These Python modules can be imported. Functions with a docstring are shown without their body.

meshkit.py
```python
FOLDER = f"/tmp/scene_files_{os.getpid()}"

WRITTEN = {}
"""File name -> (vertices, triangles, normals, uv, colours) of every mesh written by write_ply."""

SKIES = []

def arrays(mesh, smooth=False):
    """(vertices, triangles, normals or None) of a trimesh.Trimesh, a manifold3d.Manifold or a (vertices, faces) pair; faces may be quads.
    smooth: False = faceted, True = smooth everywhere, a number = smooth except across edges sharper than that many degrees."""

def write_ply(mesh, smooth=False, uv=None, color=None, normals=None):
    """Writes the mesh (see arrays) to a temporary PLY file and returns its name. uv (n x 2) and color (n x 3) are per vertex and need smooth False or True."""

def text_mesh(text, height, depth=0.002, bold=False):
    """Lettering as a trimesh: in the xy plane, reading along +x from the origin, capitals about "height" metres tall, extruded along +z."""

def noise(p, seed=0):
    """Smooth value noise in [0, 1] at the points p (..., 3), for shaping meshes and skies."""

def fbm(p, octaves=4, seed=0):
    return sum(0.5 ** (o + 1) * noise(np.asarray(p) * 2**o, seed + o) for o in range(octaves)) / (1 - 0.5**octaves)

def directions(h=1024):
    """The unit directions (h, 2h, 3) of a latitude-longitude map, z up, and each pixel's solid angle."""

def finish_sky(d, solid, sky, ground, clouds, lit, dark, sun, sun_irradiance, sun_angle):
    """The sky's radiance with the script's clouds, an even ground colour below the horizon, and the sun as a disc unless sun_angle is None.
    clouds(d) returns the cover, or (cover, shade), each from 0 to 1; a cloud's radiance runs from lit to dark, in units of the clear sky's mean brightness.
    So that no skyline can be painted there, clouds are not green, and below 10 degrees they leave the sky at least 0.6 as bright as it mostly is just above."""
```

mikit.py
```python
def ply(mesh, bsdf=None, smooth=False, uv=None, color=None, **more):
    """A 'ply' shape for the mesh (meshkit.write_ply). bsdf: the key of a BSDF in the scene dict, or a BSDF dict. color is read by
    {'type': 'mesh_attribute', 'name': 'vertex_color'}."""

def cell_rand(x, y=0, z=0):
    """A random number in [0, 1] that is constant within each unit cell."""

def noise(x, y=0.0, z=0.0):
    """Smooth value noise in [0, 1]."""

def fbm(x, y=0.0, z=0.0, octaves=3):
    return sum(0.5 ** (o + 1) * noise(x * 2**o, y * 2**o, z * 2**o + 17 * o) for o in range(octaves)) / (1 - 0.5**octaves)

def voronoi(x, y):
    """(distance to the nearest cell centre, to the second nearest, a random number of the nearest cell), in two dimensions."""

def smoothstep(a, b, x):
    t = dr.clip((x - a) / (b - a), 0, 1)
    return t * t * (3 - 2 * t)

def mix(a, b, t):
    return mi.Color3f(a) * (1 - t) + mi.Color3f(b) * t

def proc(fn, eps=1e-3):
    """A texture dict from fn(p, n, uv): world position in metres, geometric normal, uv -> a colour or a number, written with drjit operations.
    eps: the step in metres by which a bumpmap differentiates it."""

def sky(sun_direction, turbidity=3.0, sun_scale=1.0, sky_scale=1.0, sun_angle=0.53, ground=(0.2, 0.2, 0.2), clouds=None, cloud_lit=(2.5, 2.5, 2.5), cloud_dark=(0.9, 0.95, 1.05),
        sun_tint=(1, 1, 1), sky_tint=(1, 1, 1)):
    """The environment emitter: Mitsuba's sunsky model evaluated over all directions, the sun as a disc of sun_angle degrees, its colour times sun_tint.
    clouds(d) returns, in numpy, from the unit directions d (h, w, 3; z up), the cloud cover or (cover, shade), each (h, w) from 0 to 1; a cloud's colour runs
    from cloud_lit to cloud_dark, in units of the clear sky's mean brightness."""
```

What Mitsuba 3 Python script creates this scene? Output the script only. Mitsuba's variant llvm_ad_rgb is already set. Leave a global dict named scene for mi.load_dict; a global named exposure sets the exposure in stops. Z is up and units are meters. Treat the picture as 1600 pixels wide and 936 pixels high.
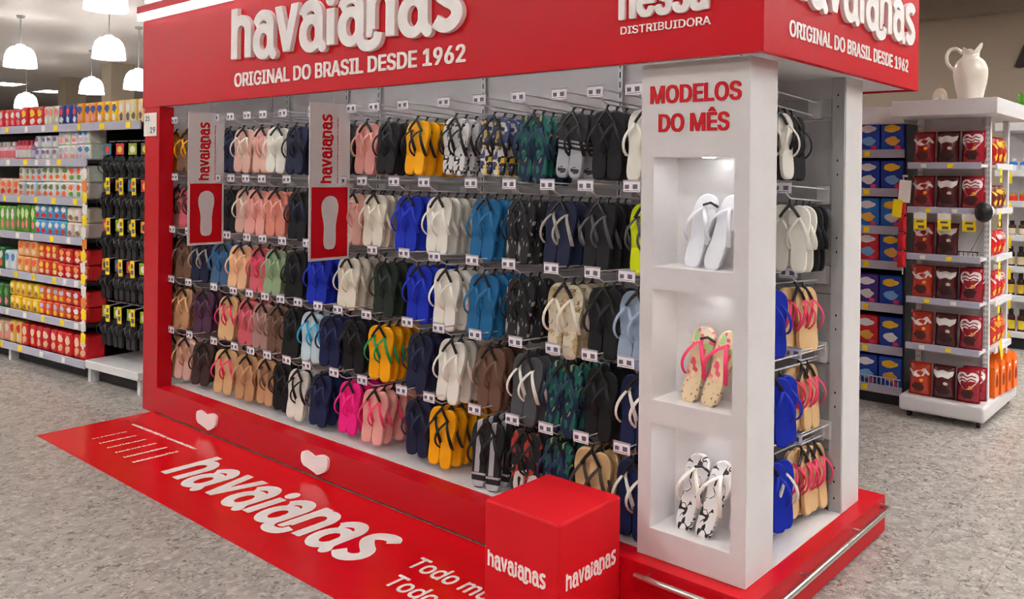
import math, random
import numpy as np, trimesh, mitsuba as mi, mikit, meshkit
import drjit as dr
import manifold3d as m3
from shapely.geometry import Polygon, LineString, Point
from shapely.ops import unary_union
from shapely import affinity

T = mi.ScalarTransform4f
scene, labels = {}, {}
rng = random.Random(7)

# ------------------------------------------------------------------ camera, light, exposure
CAM = np.array([1.3934, -2.5693, 1.6025])
YAW, PITCH, ROLL = 0.6628, 0.0018, 0.0105
_fw = np.array([-math.sin(YAW) * math.cos(PITCH), math.cos(YAW) * math.cos(PITCH), -math.sin(PITCH)])
_r = np.cross(_fw, [0, 0, 1]); _r /= np.linalg.norm(_r)
_u = np.cross(_r, _fw)
_up = -math.sin(ROLL) * _r + math.cos(ROLL) * _u
scene['camera'] = {'type': 'perspective', 'fov': 2 * math.degrees(math.atan(800 / 1304.83)), 'fov_axis': 'x',
                   'principal_point_offset_x': -152.78 / 1600, 'principal_point_offset_y': 192.05 / 936, 'near_clip': 0.05, 'far_clip': 200.0,
                   'to_world': T().look_at(origin=CAM.tolist(), target=(CAM + _fw).tolist(), up=_up.tolist())}
exposure = -0.3
PANEL_L, DOME_L, AISLE_L, LED_L, NICHE_L, INNER_L = 6.0, 9.0, 46.0, 2.4, 210.0, 48.0

# ------------------------------------------------------------------ materials
def rgb(*c):
    """sRGB 0-255 -> linear."""
    out = []
    for v in c:
        v /= 255.0
        out.append(v / 12.92 if v <= 0.04045 else ((v + 0.055) / 1.055) ** 2.4)
    return out
MATS = {}
def mat(name, col, rough=0.5, metallic=0.0, spec=0.4, coat=0.0):
    if name not in scene:
        bc = col if isinstance(col, dict) else {'type': 'rgb', 'value': list(col)}
        b = {'type': 'principled', 'base_color': bc, 'roughness': rough, 'specular': spec}
        if metallic: b['metallic'] = metallic
        if coat: b['clearcoat'] = coat; b['clearcoat_gloss'] = 0.8
        scene[name] = {'type': 'twosided', 'bsdf': b}
    return name
def col(c, rough=0.55, spec=0.35):
    c = tuple(int(v) for v in c)
    return mat('paint_%d_%d_%d_%d' % (*c, int(rough * 100)), rgb(*c), rough, spec=spec)
RED = mat('red_laminate', rgb(180, 8, 24), 0.42, spec=0.22)
RED_MATTE = mat('red_leatherette', rgb(196, 18, 30), 0.6, spec=0.25)
RED_MAT = mat('red_vinyl', rgb(190, 4, 18), 0.22, spec=0.35)
WHITE = mat('white_laminate', rgb(208, 205, 206), 0.5)
WHITE_MET = mat('white_metal', rgb(218, 219, 220), 0.4)
GREY_MET = mat('grey_metal', rgb(160, 160, 161), 0.5)
WHITE_LET = mat('white_letter', rgb(236, 234, 232), 0.45)
BLACK_PL = mat('black_plastic', rgb(24, 23, 25), 0.4)
DARK = mat('dark_board', rgb(30, 30, 34), 0.6)
STEEL = mat('steel', (0.62, 0.61, 0.58), 0.25, metallic=1.0)
WIRE = mat('wire_metal', rgb(205, 205, 206), 0.35)
TAG = mat('tag_card', rgb(226, 222, 232), 0.5)
INK = mat('tag_ink', rgb(88, 86, 96), 0.6)
RAILC = mat('price_rail', rgb(176, 176, 192), 0.35)
YELLOW_TAG = col((246, 214, 24))
PAPER = col((236, 232, 226))

def f_floor(p, n, uv):
    a = mikit.fbm(p.x * 30, p.y * 30, 0.0, 2)
    wx, wy = 1.1 * mikit.noise(p.x * 55, p.y * 55, 3.0), 1.1 * mikit.noise(p.x * 55, p.y * 55, 8.0)
    v = mikit.noise(p.x * 60 + wx, p.y * 60 + wy, 5.0)
    worm = mikit.smoothstep(.085, .03, dr.abs(v - .5)) * mikit.smoothstep(.40, .56, mikit.noise(p.x * 34 + 7, p.y * 34 + 2, 11.0))
    c = mikit.mix((0.315, 0.288, 0.262), (0.40, 0.37, 0.335), mikit.smoothstep(0.35, 0.65, a))
    c = mikit.mix(c, (0.135, 0.115, 0.10), 0.85 * worm)
    c = c * 0.9
    return mikit.mix(c, (0.50, 0.475, 0.44), 0.6 * mikit.smoothstep(0.70, 0.80, mikit.noise(p.x * 70 + 31, p.y * 70, 17.0)))
mat('floor_terrazzo', mikit.proc(f_floor), 0.3, spec=0.45)
mat('floor_joint', rgb(96, 88, 80), 0.7)
mat('ceiling_paint', rgb(232, 224, 218), 0.5, spec=0.4)
mat('beige_wall', rgb(160, 146, 130), 0.8)
mat('beige_beam', rgb(128, 115, 102), 0.8)
mat('column_paint', rgb(182, 168, 148), 0.7)

def emitter(L, c=(1, 1, 1)):
    return {'type': 'area', 'radiance': {'type': 'rgb', 'value': [L * v for v in c]}}

# ------------------------------------------------------------------ scene helpers
def numbered(name):
    if not any(k == name or k.startswith(name + '__') for k in USED):
        USED.add(name); return name
    i = COUNT.get(name, 1)
    while f'{name}_{i:03d}' in USED: i += 1
    COUNT[name] = i + 1
    USED.add(f'{name}_{i:03d}')
    return f'{name}_{i:03d}'
USED, COUNT = set(), {}
def thing(name, label=None, cat=None, group=None, kind=None):
    k = numbered(name)
    d = {}
    if label: d['label'] = label
    if cat: d['category'] = cat
    if group: d['group'] = group
    if kind: d['kind'] = kind
    labels[k] = d
    return k
def part(owner, name, mesh, bsdf, smooth=False, to_world=None, label=None, emit=None, kind=None):
    k = numbered(owner + '__' + name)
    d = dict(mesh) if isinstance(mesh, dict) else mikit.ply(mesh, None, smooth)
    d['bsdf'] = {'type': 'ref', 'id': bsdf}
    if to_world is not None: d['to_world'] = to_world
    if emit: d['emitter'] = emit
    scene[k] = d
    if label or kind:
        labels[k] = {}
        if label: labels[k]['label'] = label
        if kind: labels[k]['kind'] = kind
    return k
def single(name, mesh, bsdf, label=None, cat=None, group=None, kind=None, smooth=False, to_world=None, emit=None):
    k = thing(name, label, cat, group, kind)
    d = dict(mesh) if isinstance(mesh, dict) else mikit.ply(mesh, None, smooth)
    d['bsdf'] = {'type': 'ref', 'id': bsdf}
    if to_world is not None: d['to_world'] = to_world
    if emit: d['emitter'] = emit
    scene[k] = d
    return k
ORD = ['first', 'second', 'third', 'fourth', 'fifth', 'sixth', 'seventh', 'eighth', 'ninth', 'tenth', 'eleventh', 'twelfth', 'thirteenth', 'fourteenth', 'fifteenth',
       'sixteenth', 'seventeenth', 'eighteenth', 'nineteenth', 'twentieth', 'twenty-first', 'twenty-second', 'twenty-third', 'twenty-fourth', 'twenty-fifth', 'twenty-sixth', 'twenty-seventh', 'twenty-eighth']

_nl = [0]
def NL():
    _nl[0] += 1
    return (_nl[0] - 1) % len(ORD)
# ------------------------------------------------------------------ mesh helpers
def box(x0, x1, y0, y1, z0, z1):
    m = trimesh.creation.box((x1 - x0, y1 - y0, z1 - z0))
    m.apply_translation(((x0 + x1) / 2, (y0 + y1) / 2, (z0 + z1) / 2))
    return m
def cbox(x0, x1, y0, y1, z0, z1, c=0.004):
    """box with chamfered edges"""
    pts = []
    for sx in (0, 1):
        for sy in (0, 1):
            for sz in (0, 1):
                p = np.array([(x0, x1)[sx], (y0, y1)[sy], (z0, z1)[sz]], float)
                s = np.array([1 - 2 * sx, 1 - 2 * sy, 1 - 2 * sz]) * c
                for a in range(3):
                    q = p + s; q[a] = p[a]; pts.append(q)
    return trimesh.convex.convex_hull(np.array(pts))
def rbox(w, d, h, r, n=8):
    """rounded box around the origin's floor: x +-w/2, y 0..d, z 0..h"""
    s = m3.Manifold.sphere(r, n)
    hull = m3.Manifold.batch_hull([s.translate((sx * (w / 2 - r), r + sy * (d - 2 * r), r + sz * (h - 2 * r))) for sx in (-1, 1) for sy in (0, 1) for sz in (0, 1)])
    m = hull.to_mesh()
    return trimesh.Trimesh(m.vert_properties[:, :3], m.tri_verts)
def cat_(ms): return trimesh.util.concatenate(ms)
def tube(pts, r, n=8, caps=True):
    P = np.array(pts, float); k = len(P)
    t = np.gradient(P, axis=0); t /= np.linalg.norm(t, axis=1, keepdims=True) + 1e-12
    rs = np.broadcast_to(np.asarray(r, float), (k,))
    a = np.array([0, 0, 1.0]) if abs(t[0][2]) < 0.9 else np.array([1.0, 0, 0])
    V, a = [], a - t[0] * (a @ t[0])
    for i in range(k):
        a = a - t[i] * (a @ t[i]); a /= np.linalg.norm(a); b = np.cross(t[i], a)
        th = np.arange(n) * 2 * np.pi / n
        V.append(P[i] + rs[i] * (np.cos(th)[:, None] * a + np.sin(th)[:, None] * b))
    return _skin(np.array(V), caps)
def _skin(V, caps=True):
    k, n = V.shape[:2]
    F = []
    for i in range(k - 1):
        for j in range(n):
            q = (j + 1) % n
            F += [[i * n + j, i * n + q, (i + 1) * n + q], [i * n + j, (i + 1) * n + q, (i + 1) * n + j]]
    V = V.reshape(-1, 3)
    if caps:
        V = np.vstack([V, V[:n].mean(0), V[-n:].mean(0)])
        for j in range(n):
            q = (j + 1) % n
            F += [[len(V) - 2, q, j], [len(V) - 1, (k - 1) * n + j, (k - 1) * n + q]]
    m = trimesh.Trimesh(V, np.array(F), process=False)
    if m.volume < 0: m.invert()
    return m
def ribbon(pts, w, th, normals, n=6):
    """flattened elliptical sweep: width w across, thickness th along the given normals"""
    P = np.array(pts, float); k = len(P); N = np.array(normals, float)
    t = np.gradient(P, axis=0); t /= np.linalg.norm(t, axis=1, keepdims=True)
    ws = np.broadcast_to(np.asarray(w, float), (k,))
    V = []
    for i in range(k):
        nn = N[i] - t[i] * (N[i] @ t[i]); nn /= np.linalg.norm(nn); s = np.cross(t[i], nn)
        a = np.arange(n) * 2 * np.pi / n
        V.append(P[i] + ws[i] / 2 * np.cos(a)[:, None] * s + th / 2 * np.sin(a)[:, None] * nn)
    return _skin(np.array(V))
def bez(p, n):
    p = np.array(p, float); t = np.linspace(0, 1, n)[:, None]; k = len(p) - 1
    return sum(math.comb(k, i) * t ** i * (1 - t) ** (k - i) * p[i] for i in range(k + 1))
def catmull(pts, per, closed=True):
    P = np.array(pts, float); n = len(P); out = []
    for i in range(n if closed else n - 1):
        p0, p1, p2, p3 = (P[(i + j) % n] if closed else P[min(max(i + j, 0), n - 1)] for j in (-1, 0, 1, 2))
        for s in range(per):
            t = s / per
            out.append(0.5 * (2 * p1 + (p2 - p0) * t + (2 * p0 - 5 * p1 + 4 * p2 - p3) * t * t + (3 * p1 - p0 - 3 * p2 + p3) * t ** 3))
    return np.array(out)
def lathe(prof, n=32):
    prof = np.array(prof, float)
    th = np.arange(n) * 2 * np.pi / n
    return _skin(np.stack([np.stack([r * np.cos(th), r * np.sin(th), np.full(n, z)], 1) for r, z in prof]))
def extrude(poly, depth):
    return cat_([trimesh.creation.extrude_polygon(g, depth, engine='earcut') for g in getattr(poly, 'geoms', [poly]) if g.area > 1e-9])
def frame(o, ex, ey):
    """matrix that maps local x -> ex, y -> ey, z -> ex x ey, origin o"""
    ex, ey = np.array(ex, float), np.array(ey, float)
    M = np.eye(4); M[:3, 0], M[:3, 1], M[:3, 2], M[:3, 3] = ex, ey, np.cross(ex, ey), o
    return M
def placed(mesh, M):
    m = mesh.copy(); m.apply_transform(M); return m
FRONT = lambda x, y, z: frame((x, y, z), (1, 0, 0), (0, 0, 1))      # faces -y, reads along +x
RIGHT = lambda x, y, z: frame((x, y, z), (0, 1, 0), (0, 0, 1))      # faces +x, reads along +y
FLAT = lambda x, y, z: frame((x, y, z), (1, 0, 0), (0, 1, 0))       # faces +z
def text(s, width, height, depth=0.003, bold=True, fat=0.0):
    """lettering with its lower left at the origin, scaled to width x height (cap height)"""
    m = meshkit.text_mesh(s, 0.1, 0.01, bold)
    b = m.bounds
    cap = meshkit.text_mesh('E', 0.1, 0.01, bold).bounds
    m.apply_translation((-b[0][0], -cap[0][1], 0))
    m.apply_scale(((width - fat) / (b[1][0] - b[0][0]), height / (cap[1][1] - cap[0][1]), depth / 0.01))
    if not fat: return m
    out = []
    for g in m.split(only_watertight=False):   # heavier strokes: the letter's own solid, widened
        a = man(g)
        out.append(a + a.translate((fat / 2, 0, 0)) + a.translate((fat, 0, 0)))
    res = []
    for a in out:
        q = a.to_mesh(); res.append(trimesh.Trimesh(q.vert_properties[:, :3], q.tri_verts))
    return cat_(res)
def man(mesh): return m3.Manifold(m3.Mesh(np.array(mesh.vertices, np.float32), np.array(mesh.faces, np.uint32)))

def lettering(owner, name, mesh, M, bsdf, **kw):
    """each letter of the lettering as a part of its own"""
    groups = []
    for c in sorted(mesh.split(only_watertight=False), key=lambda c: c.bounds[0][0]):
        x0, x1 = c.bounds[0][0], c.bounds[1][0]
        if groups and (x0 + x1) / 2 < groups[-1][1] and groups[-1][0] < (x0 + x1) / 2: groups[-1][2].append(c); groups[-1][1] = max(groups[-1][1], x1)
        else: groups.append([x0, x1, [c]])
    for _, _, cs in groups: part(owner, name, placed(cat_(cs), M), bsdf, **kw)
# ------------------------------------------------------------------ the brand lettering, drawn stroke by stroke
SW = 0.235
def stroke(pts, w=SW, cap='flat'):
    return LineString(pts).buffer(w / 2, cap_style=cap, join_style='mitre', quad_segs=6)
def arc(cx, cy, rx, ry, a0, a1, n=16):
    a = np.radians(np.linspace(a0, a1, n))
    return [(cx + rx * math.cos(t), cy + ry * math.sin(t)) for t in a]
def glyph(ch, tail=False):
    if ch == 'h':
        return unary_union([stroke([(0, 0), (0, 1.16)]), stroke([(0, .55)] + arc(.255, .6, .255, .27, 165, 0) + [(.51, 0)])])
    if ch == 'n':
        return unary_union([stroke([(0, 0), (0, 1.0)]), stroke([(0, .55)] + arc(.255, .6, .255, .27, 165, 0) + [(.51, 0)])])
    if ch == 'v':
        return unary_union([Polygon([(-.13, 1), (.11, 1), (.27, .42), (.43, 1), (.67, 1), (.38, 0), (.16, 0)])])
    if ch == 'i':
        return unary_union([stroke([(0, 0), (0, .74)]), Point(0, .93).buffer(.14)])
    if ch == 'a':
        ring = Polygon(arc(.25, .30, .365, .40, 0, 360, 28)).difference(Polygon(arc(.265, .30, .135, .19, 0, 360, 24)))
        g = [ring.intersection(Polygon([(-1, -.1), (.5, -.1), (.5, .76), (-1, .76)])), stroke([(-.02, .68)] + arc(.25, .63, .255, .255, 165, 0) + [(.505, .14)])]
        if tail:
            g.append(stroke(catmull([(.505, .3), (.505, .08), (.60, -.09), (.79, -.125), (.96, -.06), (1.02, .10)], 6, False).tolist() + [(1.02, .11)], SW * .92))
        else:
            g.append(stroke([(.505, .25), (.52, .1), (.61, -.01)], SW * .95, 'round'))
        return unary_union(g)
    if ch == 's':
        p = catmull([(.52, .80), (.42, .90), (.24, .90), (.06, .80), (.05, .64), (.22, .50), (.42, .38), (.48, .22), (.36, .07), (.16, .04), (-.04, .16)], 6, False)
        return stroke(p.tolist(), SW * 1.05)
def logo_letters(width, ascender):
    """the nine letters as polygons, the h's foot at the origin"""
    out, x = [], 0.0
    gaps = {('a', 'v'): -.06, ('v', 'a'): -.06, ('a', 'n'): -.02}
    word = 'havaianas'
    for i, ch in enumerate(word):
        g = glyph(ch, tail=(i == 5))
        body = glyph(ch)
        x0, _, x1, _ = body.bounds
        if i: x += 0.075 + gaps.get((word[i - 1], ch), 0)
        out.append(affinity.translate(g, x - x0, 0))
        x += (x1 - x0) - (0.08 if ch == 'a' else 0)
    out[6] = out[6].difference(out[5].buffer(0.05, join_style='mitre'))
    out[6] = max(getattr(out[6], 'geoms', [out[6]]), key=lambda q: q.area)
    return [affinity.scale(g, width / x, ascender / 1.16, origin=(0, 0)) for g in out]
def logo_mesh(width, asc, depth): return cat_([extrude(g, depth) for g in logo_letters(width, asc)])

# ================================================================== THE SETTING
single('floor', box(-46, 14, -12, 34, -0.03, -0.002), 'floor_joint', kind='structure')
TX, TY = 0.325, 0.30
def tiles(x0, x1, y0, y1):
    i0, i1 = math.floor((x0 + 2.045) / TX), math.ceil((x1 + 2.045) / TX)
    j0, j1 = math.floor((y0 + 1.158) / TY), math.ceil((y1 + 1.158) / TY)
    return {(i, j) for i in range(i0, i1) for j in range(j0, j1)}
want = tiles(-5.6, -1.2, -1.6, -0.75) | tiles(-6.4, -4.4, -0.75, -0.05) | tiles(.10, 1.15, 0.2, 3.05) | tiles(.10, .45, -.1, .2)
tile_ply = mikit.ply(cbox(0.0008, TX - 0.0008, 0.0008, TY - 0.0008, -0.006, 0, 0.0012))
for i, j in sorted(want):
    part('floor', 'tile', tile_ply, 'floor_terrazzo', to_world=T().translate([-2.045 + i * TX, -1.158 + j * TY, 0]))
# the rest of the floor, one thin finish with the built tiles' areas left out
from shapely.geometry import box as sbox
cut = unary_union([sbox(-2.045 + i * TX, -1.158 + j * TY, -2.045 + (i + 1) * TX, -1.158 + (j + 1) * TY).buffer(1e-4) for i, j in want])
fin = extrude(sbox(-46, -12, 14, 34).difference(cut), 0.0018); fin.apply_translation((0, 0, -0.002))
part('floor', 'finish', fin, 'floor_terrazzo')
single('ceiling', box(-46, 14, -12, 34, 4.0, 4.1), 'ceiling_paint', kind='structure')
single('wall_front', box(-46, 14, -12.1, -12, 0, 4), 'beige_wall', kind='structure')
single('wall_right', box(14, 14.1, -12, 34, 0, 4), 'beige_wall', kind='structure')
single('wall_left', box(-46.1, -46, -12, 34, 0, 4), 'ceiling_paint', kind='structure')
single('wall_far', box(-46, -6, 34, 34.1, 0, 4), 'ceiling_paint', kind='structure')
wb = single('wall_back', box(-6, 14, 9, 9.2, 0, 4), 'beige_wall', kind='structure')
part(wb, 'beam', box(-6, 14, 8.8, 9, 3.74, 4), 'beige_beam')
letter_a = placed(text('A', 0.52, 0.53, 0.04), FRONT(-1.10, 9.0, 3.03))
single('wall_letter', letter_a, col((48, 36, 36)), 'dark raised letter A on the beige wall high above the bottle shelf', 'letter')
for k, (x, y) in enumerate([(-19.1, 5.5), (-23.3, 6.04)]):
    single('column_%d' % (k + 1), cbox(x - .25, x + .25, y - .25, y + .25, 0, 4, .01), 'column_paint', kind='structure')
CS = ['wide', 'narrow']
# pendant lamps with glowing domes
DOMES = [(-13.91, 2.04, 3.19, 'second lamp above the red packs'), (-8.95, 1.37, 3.41, 'cut by the picture edge, left of the header'), (-12.22, 2.66, 3.26, 'midway between two others, nearest the header'),
         (-17.15, 4.24, 3.12, 'between the two beige columns'), (-20.0, 3.99, 2.93, 'lowest, just above the shampoo shelf'), (-13.45, 3.59, 2.95, 'half hidden behind the red header'),
         (-6.68, 1.07, 3.16, 'largest, peeking over the header top')]
DLAB = ['white glowing dome pendant lamp, leftmost of the upper ones', 'white glowing dome pendant lamp cut off by the top edge of the photo', 'white glowing dome pendant lamp just above the space between the beige columns',
        'white glowing dome pendant lamp hanging before the wider beige column gap', 'small white glowing dome pendant lamp closest to the packs on the top shelf', 'white glowing dome pendant lamp half hidden by the red header end',
        'white glowing dome pendant lamp peeking over the top of the red header']
dome_prof = [(.0, .36), (.05, .355), (.07, .33), (.13, .31), (.18, .25), (.207, .17), (.218, .08), (.225, 0), (.215, -.004), (.20, .012), (.0, .02)]
dome_ply = mikit.ply(lathe(dome_prof, 28), None, 40)
def pendant_lamp(x, y, z, lab, group):
    k = thing('pendant_lamp', lab, 'lamp', group)
    W = T().translate([x, y, z])
    part(k, 'lamp_shade', dome_ply, 'white_laminate', to_world=W, emit=emitter(DOME_L, (1, .985, .96)))
    part(k, 'cord', tube([(x, y, z + .36), (x, y, 3.999)], .008), 'grey_metal')
    part(k, 'ceiling_cup', placed(lathe([(0, 0), (.05, .0), (.06, .04), (0, .04)], 16), frame((x, y, 3.96), (1, 0, 0), (0, 1, 0))), 'grey_metal')
for (x, y, z, _), lab in zip(DOMES, DLAB):
    pendant_lamp(x, y, z, lab, 'dome pendant lamps')
# flat ceiling lights
def ceiling_light(x, y, w, d, lab, group, L=None):
    k = thing('ceiling_light', lab, 'ceiling light', group)
    part(k, 'diffuser', box(x - w / 2, x + w / 2, y - d / 2, y + d / 2, 3.985, 3.995), 'white_laminate', emit=emitter(L or PANEL_L, (1, .985, .965)))
    fr = cat_([box(x - w / 2 - .03, x + w / 2 + .03, y - d / 2 - .03, y - d / 2, 3.97, 4), box(x - w / 2 - .03, x + w / 2 + .03, y + d / 2, y + d / 2 + .03, 3.97, 4),
               box(x - w / 2 - .03, x - w / 2, y - d / 2, y + d / 2, 3.97, 4), box(x + w / 2, x + w / 2 + .03, y - d / 2, y + d / 2, 3.97, 4)])
    part(k, 'frame', fr, 'white_metal')
for (x, y), lab in zip([(-27.8, 7.0), (-26.4, 5.5), (-24.1, 7.3)], ['flat glowing ceiling light, middle of the far three', 'flat glowing ceiling light at the far picture edge', 'flat glowing ceiling light next to the wide column']):
    ceiling_light(x, y, 1.2, .6, lab, 'flat ceiling lights')
# the same lamps go on over the other aisles of the hall, outside the picture
for x in (-29.0, -25.0, -21.0, -17.0):
    for y in (-5.6, -1.8):
        ceiling_light(x, y, 1.2, .6, f'recessed flat ceiling light far down the aisle, {ORD[NL()]} of those before the long shelf', 'ceiling lights over the far aisle', AISLE_L)
for x, y in ((-8.5, 2.9), (-13.0, 14.0), (-19.0, 16.0), (-26.0, 16.0)):
    ceiling_light(x, y, 1.2, .6, f'recessed flat ceiling light hidden behind the display header, {ORD[NL()]} one', 'ceiling lights behind the header', AISLE_L)
for i, x in enumerate((-12.5, -8.0, -3.6, 0.8, 5.0)):
    for y in (-6.0, -2.6, 5.2):
        ceiling_light(x, y, 1.2, .6, f'recessed flat ceiling light above the aisles, {ORD[NL()]} of its row outside the picture', 'ceiling lights over the aisles', AISLE_L)
for x, y in ((3.4, 1.2), (5.0, 3.4), (2.6, 6.6), (2.3, 2.6)):
    ceiling_light(x, y, 1.2, .6, f'recessed flat ceiling light above the aisles, {ORD[NL()]} of its row outside the picture', 'ceiling lights over the aisles', AISLE_L)

# ================================================================== THE KIOSK
ZB, ZF = 0.1727, 2.0227
XL, XR, YF, YB = -4.57, 0.0835, -0.066, 1.52
# ---- plinth
pl = thing('display_plinth', 'long red laminated plinth under the flip-flop display with white deck and steel rail', 'plinth')
outline = Polygon([(-4.325, -.065), (.067, -.065), (.067, 1.173), (-4.325, 1.173)])
base = extrude(outline, ZB - .012); base.apply_translation((0, 0, .012))
part(pl, 'body', base, RED)
part(pl, 'toe_kick', box(-4.30, .045, -.04, 1.15, 0, .012) if False else extrude(outline.buffer(-.02), .012), 'black_plastic')
part(pl, 'deck', cbox(-4.325, -.003, .066, .84, ZB, ZB + .004, .001) if False else extrude(Polygon([(-4.325, .034), (-.464, .034), (-.464, .208), (-.001, .208), (-.001, .832), (-.061, .832), (-.061, .839), (-4.325, .839)]), .004).apply_translation((0, 0, ZB)), WHITE)
heart = Polygon(catmull([(-.122, -.006), (-.118, .030), (-.085, .046), (-.046, .043), (-.005, .034), (.032, .046), (.077, .055), (.115, .047), (.121, .019), (.107, -.017), (.061, -.043), (.024, -.055), (-.004, -.048), (-.06, -.038), (-.103, -.03)], 4))
for hx, hz in ((-3.637, .089), (-2.487, .085)):
    part(pl, 'footprint_emblem', placed(extrude(heart, .014), FRONT(hx, -.065, hz)), WHITE_LET, label='raised white footprint emblem on the plinth front')
rail_pts = [(-.4, -.100, .140)] + [(x, -.100, .140) for x in (-.2, .0, .08)] + [(.104, -.1, .140), (.109, -.094, .140), (.109, -.05, .140)] + [(.109, y, .140) for y in (.3, .7, 1.07)] + [(.108, 1.1, .140), (.098, 1.118, .140), (.066, 1.12, .140)]
part(pl, 'guard_rail', tube(rail_pts, .012, 12), STEEL, smooth=40, label='brushed steel guard rail')
for x, y, ex in ((-.36, -.065, 0), (-.05, -.065, 0), (.067, .3, 1), (.067, .8, 1)):
    b = tube([(x, y, .14), (x + (.042 if ex else 0), y - (0 if ex else .035), .14)], .006, 8)
    part(pl, 'rail_bracket', b, STEEL)

# ---- header canopy
hc = thing('header_canopy', 'big red illuminated header box over the flip-flop display with white raised lettering', 'header sign')
part(hc, 'front_fascia', box(XL, XR, YF, YF + .03, ZF, 2.70), RED)
part(hc, 'side_fascia', box(XR - .03, XR, YF + .03, YB - .03, ZF, 2.70), RED)
part(hc, 'back_fascia', box(XL, XR, YB - .03, YB, ZF, 2.70), RED)
part(hc, 'end_fascia', box(XL, XL + .03, YF + .03, YB - .03, ZF, 2.70), RED)
part(hc, 'top_lip', cat_([box(XL - .02, XR + .035, YF - .035, YF, 2.655, 2.70), box(XR, XR + .035, YF, YB, 2.655, 2.70)]), RED)
part(hc, 'led_strip', cat_([box(XL - .018, XR + .033, YF - .033, YF - .0005, 2.607, 2.654), box(XR + .0005, XR + .033, YF, YB, 2.607, 2.654)]), WHITE, emit=emitter(LED_L), label='glowing white light strip along the header')
part(hc, 'end_liner', box(-4.535, -4.531, .032, .851, ZB + .005, 2.69), WHITE)
part(hc, 'front_liner', box(XL + .04, XR - .035, YF + .031, YF + .034, ZF + .031, 2.69), WHITE)
part(hc, 'roof_board', box(XL, XR, YF, YB, 2.70, 2.72), WHITE)
part(hc, 'soffit', box(-.62, XR - .031, .215, YB - .031, 2.030, 2.045), WHITE)
part(hc, 'bottom_rail', box(XL + .03, XR - .03, YF + .03, YF + .05, ZF, ZF + .03), GREY_MET)
part(hc, 'inner_light', box(-4.4, -.1, -.006, .006, 2.30, 2.315), WHITE, emit=emitter(INNER_L), label='light strip inside the header')
part(hc, 'light_channel', box(-4.42, -.08, -.016, .012, 2.316, 2.34), GREY_MET)
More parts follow.
